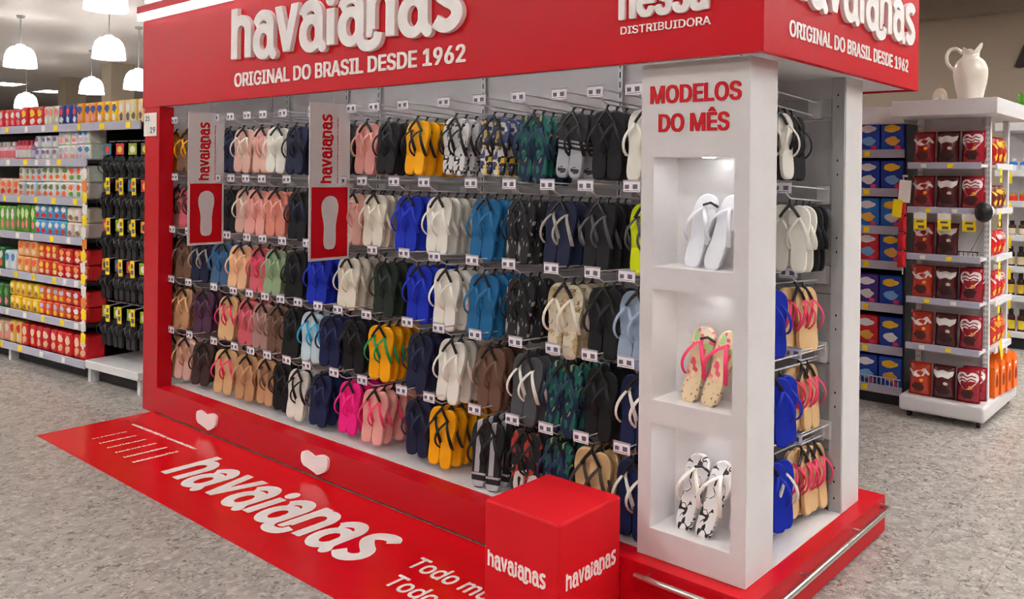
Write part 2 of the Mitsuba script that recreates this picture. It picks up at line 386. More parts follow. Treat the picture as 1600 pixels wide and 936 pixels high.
for x in (-4.3, -2.2, -.15):
    part(hc, 'channel_bracket', box(x - .01, x + .01, -.036, -.01, 2.34, 2.36), GREY_MET)
for g in logo_letters(1.992, .293):
    part(hc, 'logo_letter', placed(extrude(g, .024), FRONT(-3.358, YF, 2.253)), WHITE_LET)
for g in logo_letters(1.33, .205):
    part(hc, 'logo_letter', placed(extrude(g, .018), RIGHT(XR, .085, 2.235)), WHITE_LET)
lettering(hc, 'slogan_letter', text('ORIGINAL DO BRASIL DESDE 1962', 1.985, .080, .004, fat=.0045), FRONT(-3.356, YF, 2.094), WHITE_LET)
lettering(hc, 'slogan_letter', text('ORIGINAL DO BRASIL DESDE 1962', 1.245, .058, .003, fat=.0025), RIGHT(XR, .120, 2.097), WHITE_LET)
lettering(hc, 'distributor_letter', text('nessa', .395, .155, .012, fat=.010), FRONT(-.519, YF, 2.187), WHITE_LET)
lettering(hc, 'distributor_letter', text('DISTRIBUIDORA', .394, .030, .003), FRONT(-.515, YF, 2.131), WHITE_LET)

# ---- red end post and white back post
rp = thing('red_post', 'square red post carrying the far end of the header', 'post')
part(rp, 'shaft', cbox(-4.535, -4.325, -.0645, .03, 0.0, ZF, .003), RED)
pc = thing('price_card', 'white card with printed price fixed high on the red post', 'price card')
part(pc, 'card', box(-4.545, -4.36, -.068, -.0655, 1.83, 1.985), PAPER)
part(pc, 'print', cat_([placed(text('25', .06, .035, .0006), FRONT(-4.52, -.068, 1.93)), placed(text('29', .075, .04, .0006), FRONT(-4.45, -.068, 1.85))]), INK)
wp = thing('white_post', 'square white post with a perforated steel face at the back corner of the display', 'post')
part(wp, 'shaft', cbox(-.06, 0, .842, 1.026, ZB, 2.0295, .002), WHITE)
part(wp, 'perforated_face', box(-.058, -.004, .833, .8418, ZB, 2.0295), GREY_MET)
for z in (.23, .30, .36, .62, .68, .95, 1.01, 1.28, 1.34, 1.61, 1.67, 1.90, 1.95):
    part(wp, 'slot', box(-.035, -.029, .8322, .8331, z, z + .009), 'black_plastic')

# ---- display tower with three lit niches
dt = thing('display_tower', 'white tower at the display corner with three lit niches and red heading', 'display tower')
PW, PD = -.463, .207
NZ = [(1.262, 1.672), (.763, 1.177), (.281, .676)]
NX0, NX1, ND = -.404, -.060, .167
def man(mesh): return m3.Manifold(m3.Mesh(np.array(mesh.vertices, np.float32), np.array(mesh.faces, np.uint32)))
body = man(cbox(PW, 0, 0, PD, ZB, ZF, .002))
for z0, z1 in NZ: body -= man(box(NX0 - .003, NX1 + .003, -.1, ND + .003, z0 - .003, z1 + .003))
bm = body.to_mesh()
part(dt, 'body', trimesh.Trimesh(bm.vert_properties[:, :3], bm.tri_verts), WHITE)
for z0, z1 in NZ:
    lin = cat_([box(NX0 - .003, NX1 + .003, ND, ND + .003, z0 - .003, z1 + .003), box(NX0 - .003, NX0, 0.0005, ND, z0 - .003, z1 + .003), box(NX1, NX1 + .003, 0.0005, ND, z0 - .003, z1 + .003),
                box(NX0, NX1, 0.0005, ND, z0 - .003, z0), box(NX0, NX1, 0.0005, ND, z1, z1 + .003)])
    nk = part(dt, 'niche', lin, WHITE, label='lit recessed niche')
    d = placed(lathe([(0, 0), (.024, 0), (.024, -.003), (0, -.003)], 20), frame((-.215, .085, z1), (1, 0, 0), (0, 1, 0)))
    part(nk, 'downlight', d, WHITE, emit=emitter(NICHE_L, (1, .93, .83)))
lettering(dt, 'heading_letter', text('MODELOS', .388, .066, .004, fat=.0035), FRONT(-.421, 0, 1.871), col((176, 12, 26)))
lettering(dt, 'heading_letter', text('DO MÊS', .302, .066, .004, fat=.0035), FRONT(-.382, 0, 1.765), col((176, 12, 26)))

# ---- back board with cross bars and slotted uprights
bb = thing('display_backboard', 'white metal back board of the flip-flop display with slotted uprights and cross bars', 'back board')
rows_z = [1.935, 1.562, 1.217, .887, .553]
edges = [ZB + .004, .43, .80, 1.10, 1.47, 1.85, 2.62]
for a, b in zip(edges[:-1], edges[1:]):
    part(bb, 'panel', box(-4.53, -.061, .852, .880, a + .002, b - .002), WHITE if b > 2 else GREY_MET)
for z in rows_z:
    part(bb, 'cross_bar', cbox(-4.53, -.061, .838, .852, z - .075, z + .005, .002), GREY_MET)
for x in (-4.3, -3.56, -3.20, -2.21, -1.2, -.5):
    up = part(bb, 'upright', box(x - .015, x + .015, .831, .8375, ZB + .004, 2.62), WHITE_MET)
    s = cat_([box(x - .004, x + .004, .8303, .8312, .3 + i * .05, .3 + i * .05 + .03) for i in range(45)])
    part(up, 'slots', s, 'black_plastic', kind='stuff')

# ---- floor mat
fm = thing('floor_mat', 'glossy red vinyl floor graphic with white lettering in front of the plinth', 'floor mat')
part(fm, 'sheet', box(-4.395, .05, -.725, -.066, .0003, .003), RED_MAT)
for g in logo_letters(1.68, .306): part(fm, 'logo_letter', placed(extrude(g, .0008), frame((-3.20, -.535, .003), (1, .016, 0), (0.0, 1, 0))), WHITE_LET)
lettering(fm, 'motto_letter', text('Todo mundo', .66, .094, .0008), FLAT(-1.345, -.392, .003), WHITE_LET)
lettering(fm, 'motto_letter', text('Todo', .27, .092, .0008), FLAT(-1.295, -.543, .003), WHITE_LET)
def dashes(n, length, h, seed):
    r = random.Random(seed); x, out = 0.0, []
    while x < length:
        w = r.uniform(.006, .012); out.append(box(x, min(x + w, length), 0, h * r.choice((.75, .75, 1)), 0, .0008)); x += w + (.003 if r.random() < .8 else .007)
    return cat_(out)
part(fm, 'caption_line', placed(dashes(0, .42, .022, 1), frame((-4.19, -.275, .003), (1, .03, 0), (0, 1, 0))), PAPER)
part(fm, 'caption_line', placed(dashes(0, .33, .022, 2), frame((-3.75, -.262, .003), (1, .03, 0), (0, 1, 0))), PAPER)
for i in range(6):
    x = -4.06 + i * .122
    part(fm, 'text_line', placed(dashes(0, .19 + .01 * i, .012 + .003 * i, 10 + i), frame((x, -.545 - .004 * i, .003), (.02, 1, 0), (-1, .02, 0))), PAPER)

# ---- red cube
cb = thing('cube_stool', 'soft red cube stool with white lettering standing on the red mat before the plinth', 'stool')
cx0, cx1, cy0, cy1, cz = -.858, -.488, -.417, -.0675, .402
part(cb, 'cushion', placed(rbox(cx1 - cx0, cy1 - cy0, cz - .003, .012, 16), frame(((cx0 + cx1) / 2, cy0, .0032), (1, 0, 0), (0, 1, 0))), RED_MATTE, smooth=40)
for g in logo_letters(.288, .058): part(cb, 'logo_letter', placed(extrude(g, .0012), frame((-.837, cy0, .164), (1, 0, 0), (0, 0, 1))), WHITE_LET)
for g in logo_letters(.283, .058): part(cb, 'logo_letter', placed(extrude(g, .0012), frame((cx1, cy0 + .035, .162), (0, 1, 0), (0, 0, 1))), WHITE_LET)

# ---- blade banners
def sole_poly(L, w=1.0):
    return Polygon([(x * w * L / .27, z * L / .27) for x, z in SOLE])
SOLE = catmull([(0, 0), (.021, .004), (.032, .025), (.034, .065), (.0325, .105), (.0375, .15), (.0455, .19), (.0465, .22), (.039, .249), (.021, .267), (-.003, .27), (-.024, .262), (-.040, .242), (-.0455, .213), (-.0435, .183), (-.036, .15), (-.031, .11), (-.033, .065), (-.0315, .025), (-.021, .004)], 2)
for bx, y0, lab in ((-3.70, -.170, 'white and red blade banner with vertical lettering, the one closer to the red post'), (-2.388, -.186, 'white and red blade banner with vertical lettering at the middle of the display')):
    k = thing('blade_banner', lab, 'banner', 'blade banners')
    y1, z0, z1 = .05, 1.150, 1.957
    part(k, 'board', box(bx - .003, bx + .003, y0, y1, z0, z1), WHITE)
    part(k, 'red_panel', box(bx + .003, bx + .0036, y0 + .012, y1 - .012, z0 + .014, z0 + .375), RED)
    for g in logo_letters(.355, .062): part(k, 'logo_letter', placed(extrude(g, .001), frame((bx + .003, y0 + .125, z0 + .395), (0, 0, 1), (0, -1, 0))), RED)
    part(k, 'caption', placed(dashes(0, .34, .006, 5), frame((bx + .003, y0 + .165, z0 + .395), (0, 0, 1), (0, -1, 0))), RED)
    sp = placed(extrude(sole_poly(.275, 1.05), .0012), frame((bx + .0036, (y0 + y1) / 2, z0 + .055), (0, 1, 0), (0, 0, 1)))
    part(k, 'footprint', sp, WHITE)
    ym = -.05
    part(k, 'hanging_wire', tube([(bx, ym, z1 - .001), (bx, ym, ZF + .002)], .0015, 6), WIRE)

# ================================================================== FLIP-FLOPS
def sole_mesh(flip):
    o = np.array(SOLE); n = len(o)
    if flip: o = o * [-1, 1]; o = o[::-1]
    c = np.array([0, .14])
    inner = c + (o - c) * .955
    rings = [np.c_[inner[:, 0], np.zeros(n), inner[:, 1]], np.c_[o[:, 0], np.full(n, .004), o[:, 1]], np.c_[o[:, 0], np.full(n, .017), o[:, 1]]]
    V = np.vstack(rings + [[[0, 0, .14]], [[0, .017, .14]]])
    F = []
    for i in range(2):
        for j in range(n):
            q = (j + 1) % n
            F += [[i * n + j, (i + 1) * n + q, i * n + q], [i * n + j, (i + 1) * n + j, (i + 1) * n + q]]
    for j in range(n):
        q = (j + 1) % n
        F += [[3 * n, j, q], [3 * n + 1, 2 * n + q, 2 * n + j]]
    F = np.array(F)
    m = trimesh.Trimesh(V, F, process=False)
    if m.volume < 0: m.invert()
    uv = np.c_[V[:, 0] / .09 + .5, V[:, 2] / .27]
    return m, uv
def strap_mesh(flip, fat=1.0):
    s = -1 if flip else 1
    out = []
    for side in (-1, 1):
        e = .037 * side
        bulge = .012 if side == s else .004
        p = bez([(0, -.002, .221), (.002 * side, -.024, .214), ((.032 + bulge) * side, -.056, .172), ((.050 + bulge) * side, -.036, .120), (e, .004, .094)], 11)
        out.append(ribbon(p, np.linspace(.011, .0185, 11) * fat, .0062 * fat, [(.25 * side, -1, .05)] * 11))
    out.append(tube([(0, .006, .216), (0, -.005, .218), (0, -.011, .219)], .0042, 6))
    return cat_(out)
def hanger_mesh():
    bars = [tube([(.041 * s, -.0085, .216), (.022 * s, -.010, .243), (0, -.006, .268)], [.0066, .0066, .0075], 6) for s in (-1, 1)]
    ring = tube([(0, -.006, .262), (0, -.003, .276), (0, .001, .286), (0, .006, .291), (0, .011, .287)], .005, 6)
    return cat_(bars + [ring])
SO = [mikit.ply(m, uv=uv) for m, uv in (sole_mesh(False), sole_mesh(True))]
ST = [mikit.ply(strap_mesh(f), None, 50) for f in (False, True)]
HG = mikit.ply(hanger_mesh(), None, 50)

def f_sketch(p, n, uv):
    wx = mikit.noise(uv.x * 6, uv.y * 16, 1.0)
    k = mikit.smoothstep(.05, .025, dr.abs(mikit.noise(uv.x * 4 + wx, uv.y * 12 + wx, 4.0) - .5)) * mikit.smoothstep(.36, .48, mikit.noise(uv.x * 5 + 9, uv.y * 13, 6.0))
    k += mikit.smoothstep(.80, .84, mikit.noise(uv.x * 6, uv.y * 15, 8.0))
    return mikit.mix((.66, .66, .66), (.02, .02, .022), dr.clip(k, 0, 1))
def f_camo(p, n, uv):
    a = mikit.fbm(uv.x * 4, uv.y * 11, 1.0, 2); b = mikit.fbm(uv.x * 5 + 7, uv.y * 13, 3.0, 2)
    c = mikit.mix((.022, .02, .02), (.60, .40, .05), mikit.smoothstep(.52, .54, a))
    c = mikit.mix(c, (.62, .60, .55), mikit.smoothstep(.55, .57, b))
    return mikit.mix(c, (.05, .06, .16), mikit.smoothstep(.60, .62, mikit.noise(uv.x * 6, uv.y * 15, 9.0)))
def f_tropic(p, n, uv):
    a = mikit.noise(uv.x * 3 + uv.y * 9, uv.y * 5 - uv.x * 7, 1.0); b = mikit.noise(uv.x * 9 - uv.y * 14, uv.y * 4 + uv.x * 3, 5.0)
    c = mikit.mix((.010, .016, .045), (.012, .095, .075), mikit.smoothstep(.45, .55, a))
    return mikit.mix(c, (.28, .36, .10), mikit.smoothstep(.76, .82, b))
def f_cream(p, n, uv):
    a = mikit.fbm(uv.x * 3 + uv.y * 4, uv.y * 9, 2.0, 2)
    k = mikit.smoothstep(.03, .012, dr.abs(mikit.noise(uv.x * 5, uv.y * 13, 3.0) - .5))
    c = mikit.mix((.62, .55, .42), (.40, .30, .16), mikit.smoothstep(.60, .64, a))
    return mikit.mix(c, (.10, .07, .05), dr.clip(k * mikit.smoothstep(.40, .5, a), 0, 1))
def f_streak(p, n, uv):
    a = mikit.noise(uv.x * 10 + uv.y * 3, uv.y * 9 - uv.x * 4, 2.0)
    return mikit.mix((.016, .016, .018), (.30, .30, .31), mikit.smoothstep(.78, .86, a))
def f_redblack(p, n, uv):
    a = mikit.fbm(uv.x * 4, uv.y * 10, 3.0, 2); b = mikit.noise(uv.x * 5 + 3, uv.y * 12, 6.0)
    c = mikit.mix((.02, .018, .018), (.42, .04, .03), mikit.smoothstep(.54, .56, a))
    return mikit.mix(c, (.55, .54, .52), mikit.smoothstep(.66, .68, b) * mikit.smoothstep(.5, .4, uv.y))
def f_greyheel(p, n, uv):
    v = uv.y + (uv.x - .5) * .04
    heel = mikit.smoothstep(.43, .425, v)
    bands = mikit.smoothstep(.47, .475, v) * mikit.smoothstep(.505, .5, v) + mikit.smoothstep(.53, .535, v) * mikit.smoothstep(.565, .56, v)
    c = mikit.mix((.014, .014, .016), (.32, .33, .36), dr.clip(heel + bands, 0, 1))
    e = dr.square((uv.x - .5) / .25) + dr.square((v - .12) / .055)
    return mikit.mix(c, (.03, .03, .035), mikit.smoothstep(1.0, .9, e) * mikit.smoothstep(.5, .6, mikit.noise(uv.x * 3, v * 60, 1.0) + .25))
def f_greystripe(p, n, uv):
    s = mikit.smoothstep(.27, .28, uv.x) * mikit.smoothstep(.55, .54, uv.x) * mikit.smoothstep(.22, .23, uv.y)
    h = mikit.smoothstep(.22, .215, uv.y) * mikit.smoothstep(.5, .55, mikit.noise(1.0, uv.y * 50, 2.0))
    return mikit.mix((.016, .016, .018), (.42, .43, .46), dr.clip(s + h, 0, 1))
def f_palm(p, n, uv):
    a = mikit.noise(uv.x * 4.5, uv.y * 12, 2.0)
    c = mikit.mix((.66, .50, .32), (.30, .48, .17), mikit.smoothstep(.66, .70, a) * mikit.smoothstep(.55, .62, uv.y))
    c = mikit.mix(c, (.70, .10, .16), mikit.smoothstep(.72, .76, mikit.noise(uv.x * 7 + 4, uv.y * 16, 5.0)) * mikit.smoothstep(.30, .42, uv.y))
    return mikit.mix(c, (.18, .13, .09), mikit.smoothstep(.80, .84, mikit.noise(uv.x * 10, uv.y * 26, 7.0)) * mikit.smoothstep(.40, .3, uv.y))
for nm, fn in dict(sketch=f_sketch, camo=f_camo, tropic=f_tropic, cream=f_cream, streak=f_streak, redblack=f_redblack, greyheel=f_greyheel, greystripe=f_greystripe, palm=f_palm).items():
    mat('print_' + nm, mikit.proc(fn), 0.6, spec=.22)

C = dict(coolwhite=(212, 214, 222), black=(22, 22, 25), navy=(26, 31, 56), deepnavy=(24, 32, 68), blue=(24, 44, 168), teal=(28, 92, 138), white=(226, 224, 214), offwhite=(222, 216, 200), pink=(226, 160, 150), salmon=(216, 138, 120),
         blush=(218, 178, 164), peach=(234, 188, 148), rose=(200, 92, 104), sage=(136, 158, 122), beige=(214, 178, 130), tan=(186, 142, 104), brown=(104, 76, 62), dkbrown=(62, 46, 44), taupe=(160, 124, 116),
         yellow=(238, 164, 12), magenta=(232, 30, 130), ltblue=(196, 220, 228), turq=(44, 160, 204), greyblue=(146, 164, 186), neon=(206, 220, 16), dkgreen=(34, 44, 38), grey=(70, 72, 76), plum=(78, 48, 70),
         silver=(150, 146, 140), pinkstrap=(220, 60, 100), green=(28, 130, 70), steelblue=(64, 94, 128))
def cm(c): return ('print_' + c[1:]) if c.startswith('@') else col(C[c], .6, .22)
def M4(M): return T(np.asarray(M, float))
def rot(ax, a):
    return trimesh.transformations.rotation_matrix(a, ax)
def trans(*v):
    return trimesh.transformations.translation_matrix(v)
def pair(M, sole, strap, label, group, hanger=True, spread=.0, gap=.0405, lean=(0, 0), name='flip_flop_pair', drop=.004, back=.019):
    k = thing(name, label, 'flip-flops', group)
    for i, s in enumerate((-1, 1)):
        L = M @ trans(s * gap, back if s < 0 else 0, -drop if s > 0 else 0) @ rot((0, 1, 0), spread * s + lean[i])
        part(k, 'sole', SO[i], cm(sole), to_world=M4(L))
        part(k, 'strap', ST[i], cm(strap), to_world=M4(L))
    if hanger: part(k, 'hanger', HG, 'black_plastic', to_world=M4(M))
    return k
# (x, sole, strap, how many, words, scale)
ROWS = [
 [(-4.40, 'yellow', 'beige', 2, 'yellow beige', 1), (-4.25, 'brown', 'yellow', 2, 'brown yellow-strapped', 1), (-3.87, 'navy', 'pink', 2, 'navy pink-strapped', 1), (-3.71, 'navy', 'navy', 3, 'dull navy', 1), (-3.53, 'blush', 'offwhite', 3, 'blush white-strapped', 1), (-3.336, 'blush', 'pink', 3, 'blush pink-strapped', 1), (-3.16, 'white', 'white', 3, 'white', 1),
  (-2.951, 'navy', 'black', 3, 'navy black-strapped', 1.02), (-2.66, 'black', 'black', 2, 'black', 1), (-2.47, 'black', 'green', 2, 'black green-strapped', 1), (-2.305, 'pink', 'pink', 3, 'pink', 1), (-2.115, 'black', 'black', 3, 'charcoal black', 1), (-1.888, 'yellow', 'black', 5, 'mustard yellow black-strapped', 1.0), (-1.590, '@sketch', 'black', 3, 'white sketch-print', 1), (-1.352, '@camo', 'black', 4, 'yellow camouflage-print', 1),
  (-1.111, '@tropic', 'tropicstrap', 4, 'green leaf-print', 1.10), (-.880, '@greyheel', 'black', 3, 'black grey-heeled', 1.02), (-.690, 'black', 'black', 3, 'black', 1.04), (-.500, 'white', 'white', 3, 'white', 1.06)],
 [(-4.40, 'pink', 'black', 2, 'pink black-strapped', 1), (-4.24, 'rose', 'dkbrown', 2, 'dusty rose', 1), (-3.90, 'navy', 'navy', 2, 'navy', 1), (-3.685, 'black', 'black', 3, 'charcoal black', 1), (-3.515, 'blush', 'offwhite', 3, 'pale white-strapped', 1), (-3.345, 'pink', 'pink', 3, 'pink', 1), (-3.165, 'salmon', 'pink', 3, 'salmon', 1), (-2.904, 'black', 'navy', 3, 'black navy-strapped', 1.02), (-2.65, 'grey', 'black', 2, 'grey', 1),
  (-2.385, 'blush', 'pink', 4, 'blush', 1), (-2.209, 'offwhite', 'offwhite', 4, 'cream white', 1), (-1.951, 'blue', 'blue', 4, 'royal blue', 1.03), (-1.725, 'white', 'white', 5, 'white', 1.03), (-1.402, 'teal', 'teal', 4, 'teal blue', 1.05), (-1.162, '@streak', 'black', 3, 'black streak-print', 1.03), (-.940, 'navy', 'silver', 4, 'slate navy silver-strapped', 1.03), (-.735, 'black', 'grey', 4, 'black grey-strapped', 1.03), (-.505, 'neon', 'grey', 2, 'neon yellow', 1.05)],
 [(-4.42, 'brown', 'beige', 2, 'brown beige-strapped', 1), (-4.27, 'brown', 'brown', 2, 'brown', 1), (-4.05, 'navy', 'silver', 2, 'navy silver-strapped', 1), (-3.80, 'steelblue', 'teal', 3, 'steel blue', 1), (-3.557, 'peach', 'peach', 3, 'peach', 1), (-3.325, 'rose', 'pinkstrap', 3, 'rose red', 1), (-3.15, 'sage', 'sage', 3, 'sage green', 1), (-2.943, 'black', 'black', 3, 'black', 1.02), (-2.696, 'blue', 'blue', 3, 'royal blue', 1.02), (-2.462, 'offwhite', 'offwhite', 5, 'cream white', 1.02),
  (-2.118, 'dkgreen', 'dkgreen', 3, 'dark green', 1.02), (-1.867, 'blue', 'blue', 4, 'bright blue', 1.03), (-1.645, 'white', 'white', 4, 'white', 1.05), (-1.389, 'teal', 'teal', 4, 'teal blue', 1.06), (-1.160, '@streak', 'black', 3, 'black streak-print', 1.04), (-.914, '@cream', 'offwhite', 4, 'cream pattern-print', 1.14), (-.695, 'black', 'black', 3, 'black', 1.04), (-.525, 'greyblue', 'greyblue', 3, 'grey blue', 1.1)],
 [(-4.42, 'beige', 'tan', 2, 'beige', 1), (-4.28, 'tan', 'beige', 2, 'tan', 1), (-4.04, 'plum', 'plum', 3, 'plum', 1), (-3.713, 'beige', 'pinkstrap', 3, 'beige pink-strapped', 1), (-3.474, 'rose', 'rose', 3, 'rose', 1), (-3.29, 'taupe', 'taupe', 3, 'taupe', 1), (-3.117, 'brown', 'brown', 3, 'mauve brown', 1), (-2.955, 'black', 'black', 2, 'black', 1), (-2.779, 'ltblue', 'turq', 3, 'pale blue turquoise-strapped', 1.02), (-2.587, 'deepnavy', 'deepnavy', 3, 'navy blue', 1), (-2.405, 'black', 'black', 3, 'black', 1.02),
  (-2.16, 'yellow', 'green', 4, 'yellow green-strapped', 1.03), (-1.838, 'navy', 'navy', 3, 'navy', 1.02), (-1.610, 'white', 'white', 4, 'white', 1.08), (-1.364, 'brown', 'brown', 3, 'brown', 1.05), (-1.115, 'grey', 'white', 3, 'dark grey white-strapped', 1.10), (-.900, '@tropic', 'tropicstrap', 4, 'green leaf-print', 1.12), (-.705, 'black', 'black', 3, 'black', 1.05), (-.525, 'deepnavy', 'white', 4, 'navy white-strapped', 1.1)],
 [(-4.42, 'beige', 'green', 2, 'beige green-strapped', 1), (-4.27, 'blush', 'tan', 2, 'pale tan', 1), (-4.02, 'dkbrown', 'dkbrown', 3, 'dark brown', 1), (-3.705, 'beige', 'pinkstrap', 3, 'beige pink-strapped', 1), (-3.455, 'tan', 'tan', 3, 'tan', 1), (-3.27, 'tan', 'brown', 3, 'tan brown-strapped', 1), (-3.09, 'black', 'black', 2, 'black', 1), (-2.887, 'white', 'black', 2, 'white black-strapped', 1.02), (-2.690, 'deepnavy', 'deepnavy', 3, 'navy blue', 1.02), (-2.435, 'magenta', 'magenta', 4, 'magenta', 1.0),
  (-2.19, 'pink', 'pinkstrap', 5, 'pink red-strapped', 1.0), (-1.876, 'navy', 'navy', 3, 'navy', 1.0), (-1.673, 'yellow', 'black', 5, 'mustard yellow black-strapped', 1.02), (-1.364, '@greystripe', 'black', 3, 'black grey-striped', 1.12), (-1.129, '@redblack', 'black', 3, 'red and black-print', 1.05), (-.935, '@tropic', 'deepnavy', 3, 'blue green leaf-print', 1.05), (-.745, 'beige', 'dkbrown', 4, 'beige brown-strapped', 1.12), (-.540, 'deepnavy', 'white', 3, 'navy white-strapped', 1.1)]]
C['tropicstrap'] = (22, 46, 66)
ROWN = ['top row', 'second row', 'third row', 'fourth row', 'bottom row']
tag_ply = mikit.ply(cbox(-.040, .040, -.0015, .0015, -.024, .022, .0008))
clip_ply = mikit.ply(box(-.041, .041, -.0025, .002, .0165, .0225))
print_ply = mikit.ply(cat_([box(-.032, -.012, -.0019, -.0015, -.012, .004), box(.006, .028, -.0019, -.0015, -.012, .006), box(-.034, .034, -.0019, -.0015, -.019, -.017)]))
def hook(x, yf, z, lab, group, ypanel=.838):
    L = ypanel - yf
    k = thing('display_hook', lab, 'hook', group)
    W = T().translate([x, yf, z])
    tg = part(k, 'price_tag', tag_ply, TAG, to_world=W)
    part(tg, 'clip', clip_ply, GREY_MET, to_world=W)
    part(tg, 'print', print_ply, INK, to_world=W)
    dz = .045 * L
    part(k, 'tag_wire', tube([(x + .028, yf + .003, z + .006), (x + .028, ypanel, z + .006 - dz)], .0032, 6), WIRE)
    # the carrying wire: its tip bends up just behind the tag
    w = [(x, yf + .025, z - .008), (x, yf + .045, z - .030), (x, yf + .075, z - .046), (x, ypanel, z - .046 - dz)]
    part(k, 'arm', tube(w, .0036, 6), WIRE)
    part(k, 'mount', box(x - .018, x + .038, ypanel - .006, ypanel, z - .06 - dz, z + .02 - dz), WIRE)
    return dz / L
for r, row in enumerate(ROWS):
    z = rows_z[r]
    xs = [h[0] for h in row]
    for i, (x, sole, strap, cnt, words, sc) in enumerate(row):
        where = f'{ORD[i]} hook from red post, {ROWN[r]}'
        slope = hook(x, 0.0, z, f'steel wire hook with white price tag, {ORD[i]} from the red post in the {ROWN[r]}', f'display hooks in the {ROWN[r]}')
        y = .088 + rng.uniform(-.012, .012)
        for q in range(cnt):
            zz = z - .048 - slope * y - .2875 * sc
            M = trans(x, y, zz) @ rot((0, 0, 1), .08 + .11 * (-x - .5) + rng.uniform(-.10, .10)) @ trans(0, 0, .2875 * sc) @ rot((1, 0, 0), rng.uniform(-.15, -.06)) @ rot((0, 1, 0), rng.uniform(-.02, .05)) @ trans(0, 0, -.2875 * sc) @ np.diag([.95 * sc, 1, sc, 1])
            pos = 'front' if q == 0 else ORD[q] + ' back'
            lab = f'{words} flip-flops, {"front pair" if q == 0 else ORD[q] + " pair back"}, {where}'
            pair(M, sole, strap, lab, f'flip-flops in the {ROWN[r]}')
            y += .060 + rng.uniform(-.004, .006)
# hooks seen through the open end beside the tower
def end_hook(x, yf, r, items, w, turn=-.1):
    z = rows_z[r]
    slope = hook(x, yf, z, f'steel wire hook with white price tag beside the white post, {ROWN[r]}, {w}', 'display hooks beside the white post')
    y = yf + .075
    for q, (sole, strap, words) in enumerate(items):
        M = trans(x, y, z - .048 - slope * (y - yf) - .2875) @ rot((0, 0, 1), turn + rng.uniform(-.08, .08)) @ trans(0, 0, .2875) @ rot((1, 0, 0), rng.uniform(-.14, -.06)) @ trans(0, 0, -.2875) @ np.diag([.95, 1, 1, 1])
        pair(M, sole, strap, f'{words} flip-flops, {ORD[q]} pair on the {w} hook beside the white post, {ROWN[r]}', 'flip-flops beside the white post')
        y += .062
end_hook(-.150, .43, 0, [('white', 'white', 'white'), ('black', 'black', 'black'), ('black', 'black', 'black')], 'outer', 1.3)
end_hook(-.105, .46, 1, [('white', 'white', 'white'), ('white', 'white', 'white'), ('black', 'black', 'black'), ('black', 'black', 'black')], 'outer', .3)
end_hook(-.118, .55, 2, [('beige', 'pinkstrap', 'beige pink-strapped'), ('beige', 'pinkstrap', 'beige pink-strapped')], 'outer', 1.3)
end_hook(-.110, .58, 3, [('beige', 'pinkstrap', 'beige pink-strapped'), ('beige', 'pinkstrap', 'beige pink-strapped')], 'outer', 1.5)
end_hook(-.085, .54, 4, [('beige', 'pinkstrap', 'beige pink-strapped'), ('beige', 'pinkstrap', 'beige pink-strapped'), ('beige', 'pinkstrap', 'beige pink-strapped')], 'outer', 1.5)
end_hook(-.175, .36, 2, [('blue', 'blue', 'blue'), ('blue', 'blue', 'blue')], 'inner', .95)
end_hook(-.110, .33, 3, [('blue', 'blue', 'blue'), ('blue', 'blue', 'blue')], 'inner', .95)
end_hook(-.120, .32, 4, [('blue', 'blue', 'blue'), ('blue', 'white', 'blue white-strapped')], 'inner', 1.0)
# pairs leaning in the niches
LEAN = -.20
def niche_pair(z0, xc, sole, strap, lab, sc=1.07):
    M = trans(xc, .045, z0 + .001) @ rot((1, 0, 0), -.26) @ np.diag([1.02 * sc, 1, sc, 1])
    k = pair(M, sole, strap, lab, None, hanger=False, gap=.041, lean=(.12, .24), back=.012, drop=0)
    d = trans(xc, .045, z0 + .001) @ rot((1, 0, 0), -.26)
    link = tube([(-.012, -.010, .238), (.02, -.014, .246), (.052, -.010, .232)], .005, 6)
    part(k, 'connector', link, 'black_plastic', to_world=M4(d))
niche_pair(NZ[0][0], -.232, 'coolwhite', 'coolwhite', 'white flip-flops with dark connector leaning in the top lit niche')
niche_pair(NZ[1][0], -.238, '@palm', 'pinkstrap', 'beige palm-print flip-flops with pink straps leaning in the middle lit niche')
niche_pair(NZ[2][0], -.256, '@sketch', 'white', 'white flip-flops with black sketch print leaning in the lowest lit niche')

# ================================================================== LEFT GONDOLA
GA = math.atan2(.15, 1.553)
G = trans(-5.586, .021, 0) @ rot((0, 0, 1), GA)
GT = M4(G)
def gpart(owner, name, mesh, bsdf, **kw): return part(owner, name, placed(mesh, G), bsdf, **kw)
S0, S1, S2 = -3.2, 0.0, .74
gl = thing('shelf_gondola', 'long shop shelf unit full of packaged goods behind the red post', 'shelf unit')
gpart(gl, 'kick_plate', box(S0, S2, .03, .06, 0, .095), 'dark_board')
gpart(gl, 'back_panel', box(S0, S2, .47, .49, 0, 1.95), 'dark_board')
SHZ = [1.93, 1.66, 1.36, 1.06, .735, .416, .133]
for i, z in enumerate(SHZ):
    s1 = S2 if i == 0 else S1
    y0 = -.06
    sh = gpart(gl, 'shelf', box(S0, s1 - .004, y0 + .012, .47, z - .012, z + .012), 'dark_board')
    gpart(sh, 'price_rail', cbox(S0, s1 - .004, y0, y0 + .012, z - .036, z + .026, .002), RAILC)
    rr = random.Random(40 + i)
    s = -2.15
    while s < s1 - .1:
        w = rr.uniform(.045, .07)
        gpart(sh, 'price_label', box(s, s + w, y0 - .002, y0, z - .028, z + .018), YELLOW_TAG if rr.random() < .55 else PAPER)
        s += w + rr.uniform(.10, .32)
gpart(gl, 'hang_shelf', cbox(S1 + .004, S2, -.06, .47, .11, .17, .004), WHITE_MET)
for s in (-1.30, .012, .70):
    gpart(gl, 'foot', box(s - .02, s + .02, -.03, .45, 0, .105), WHITE_MET)
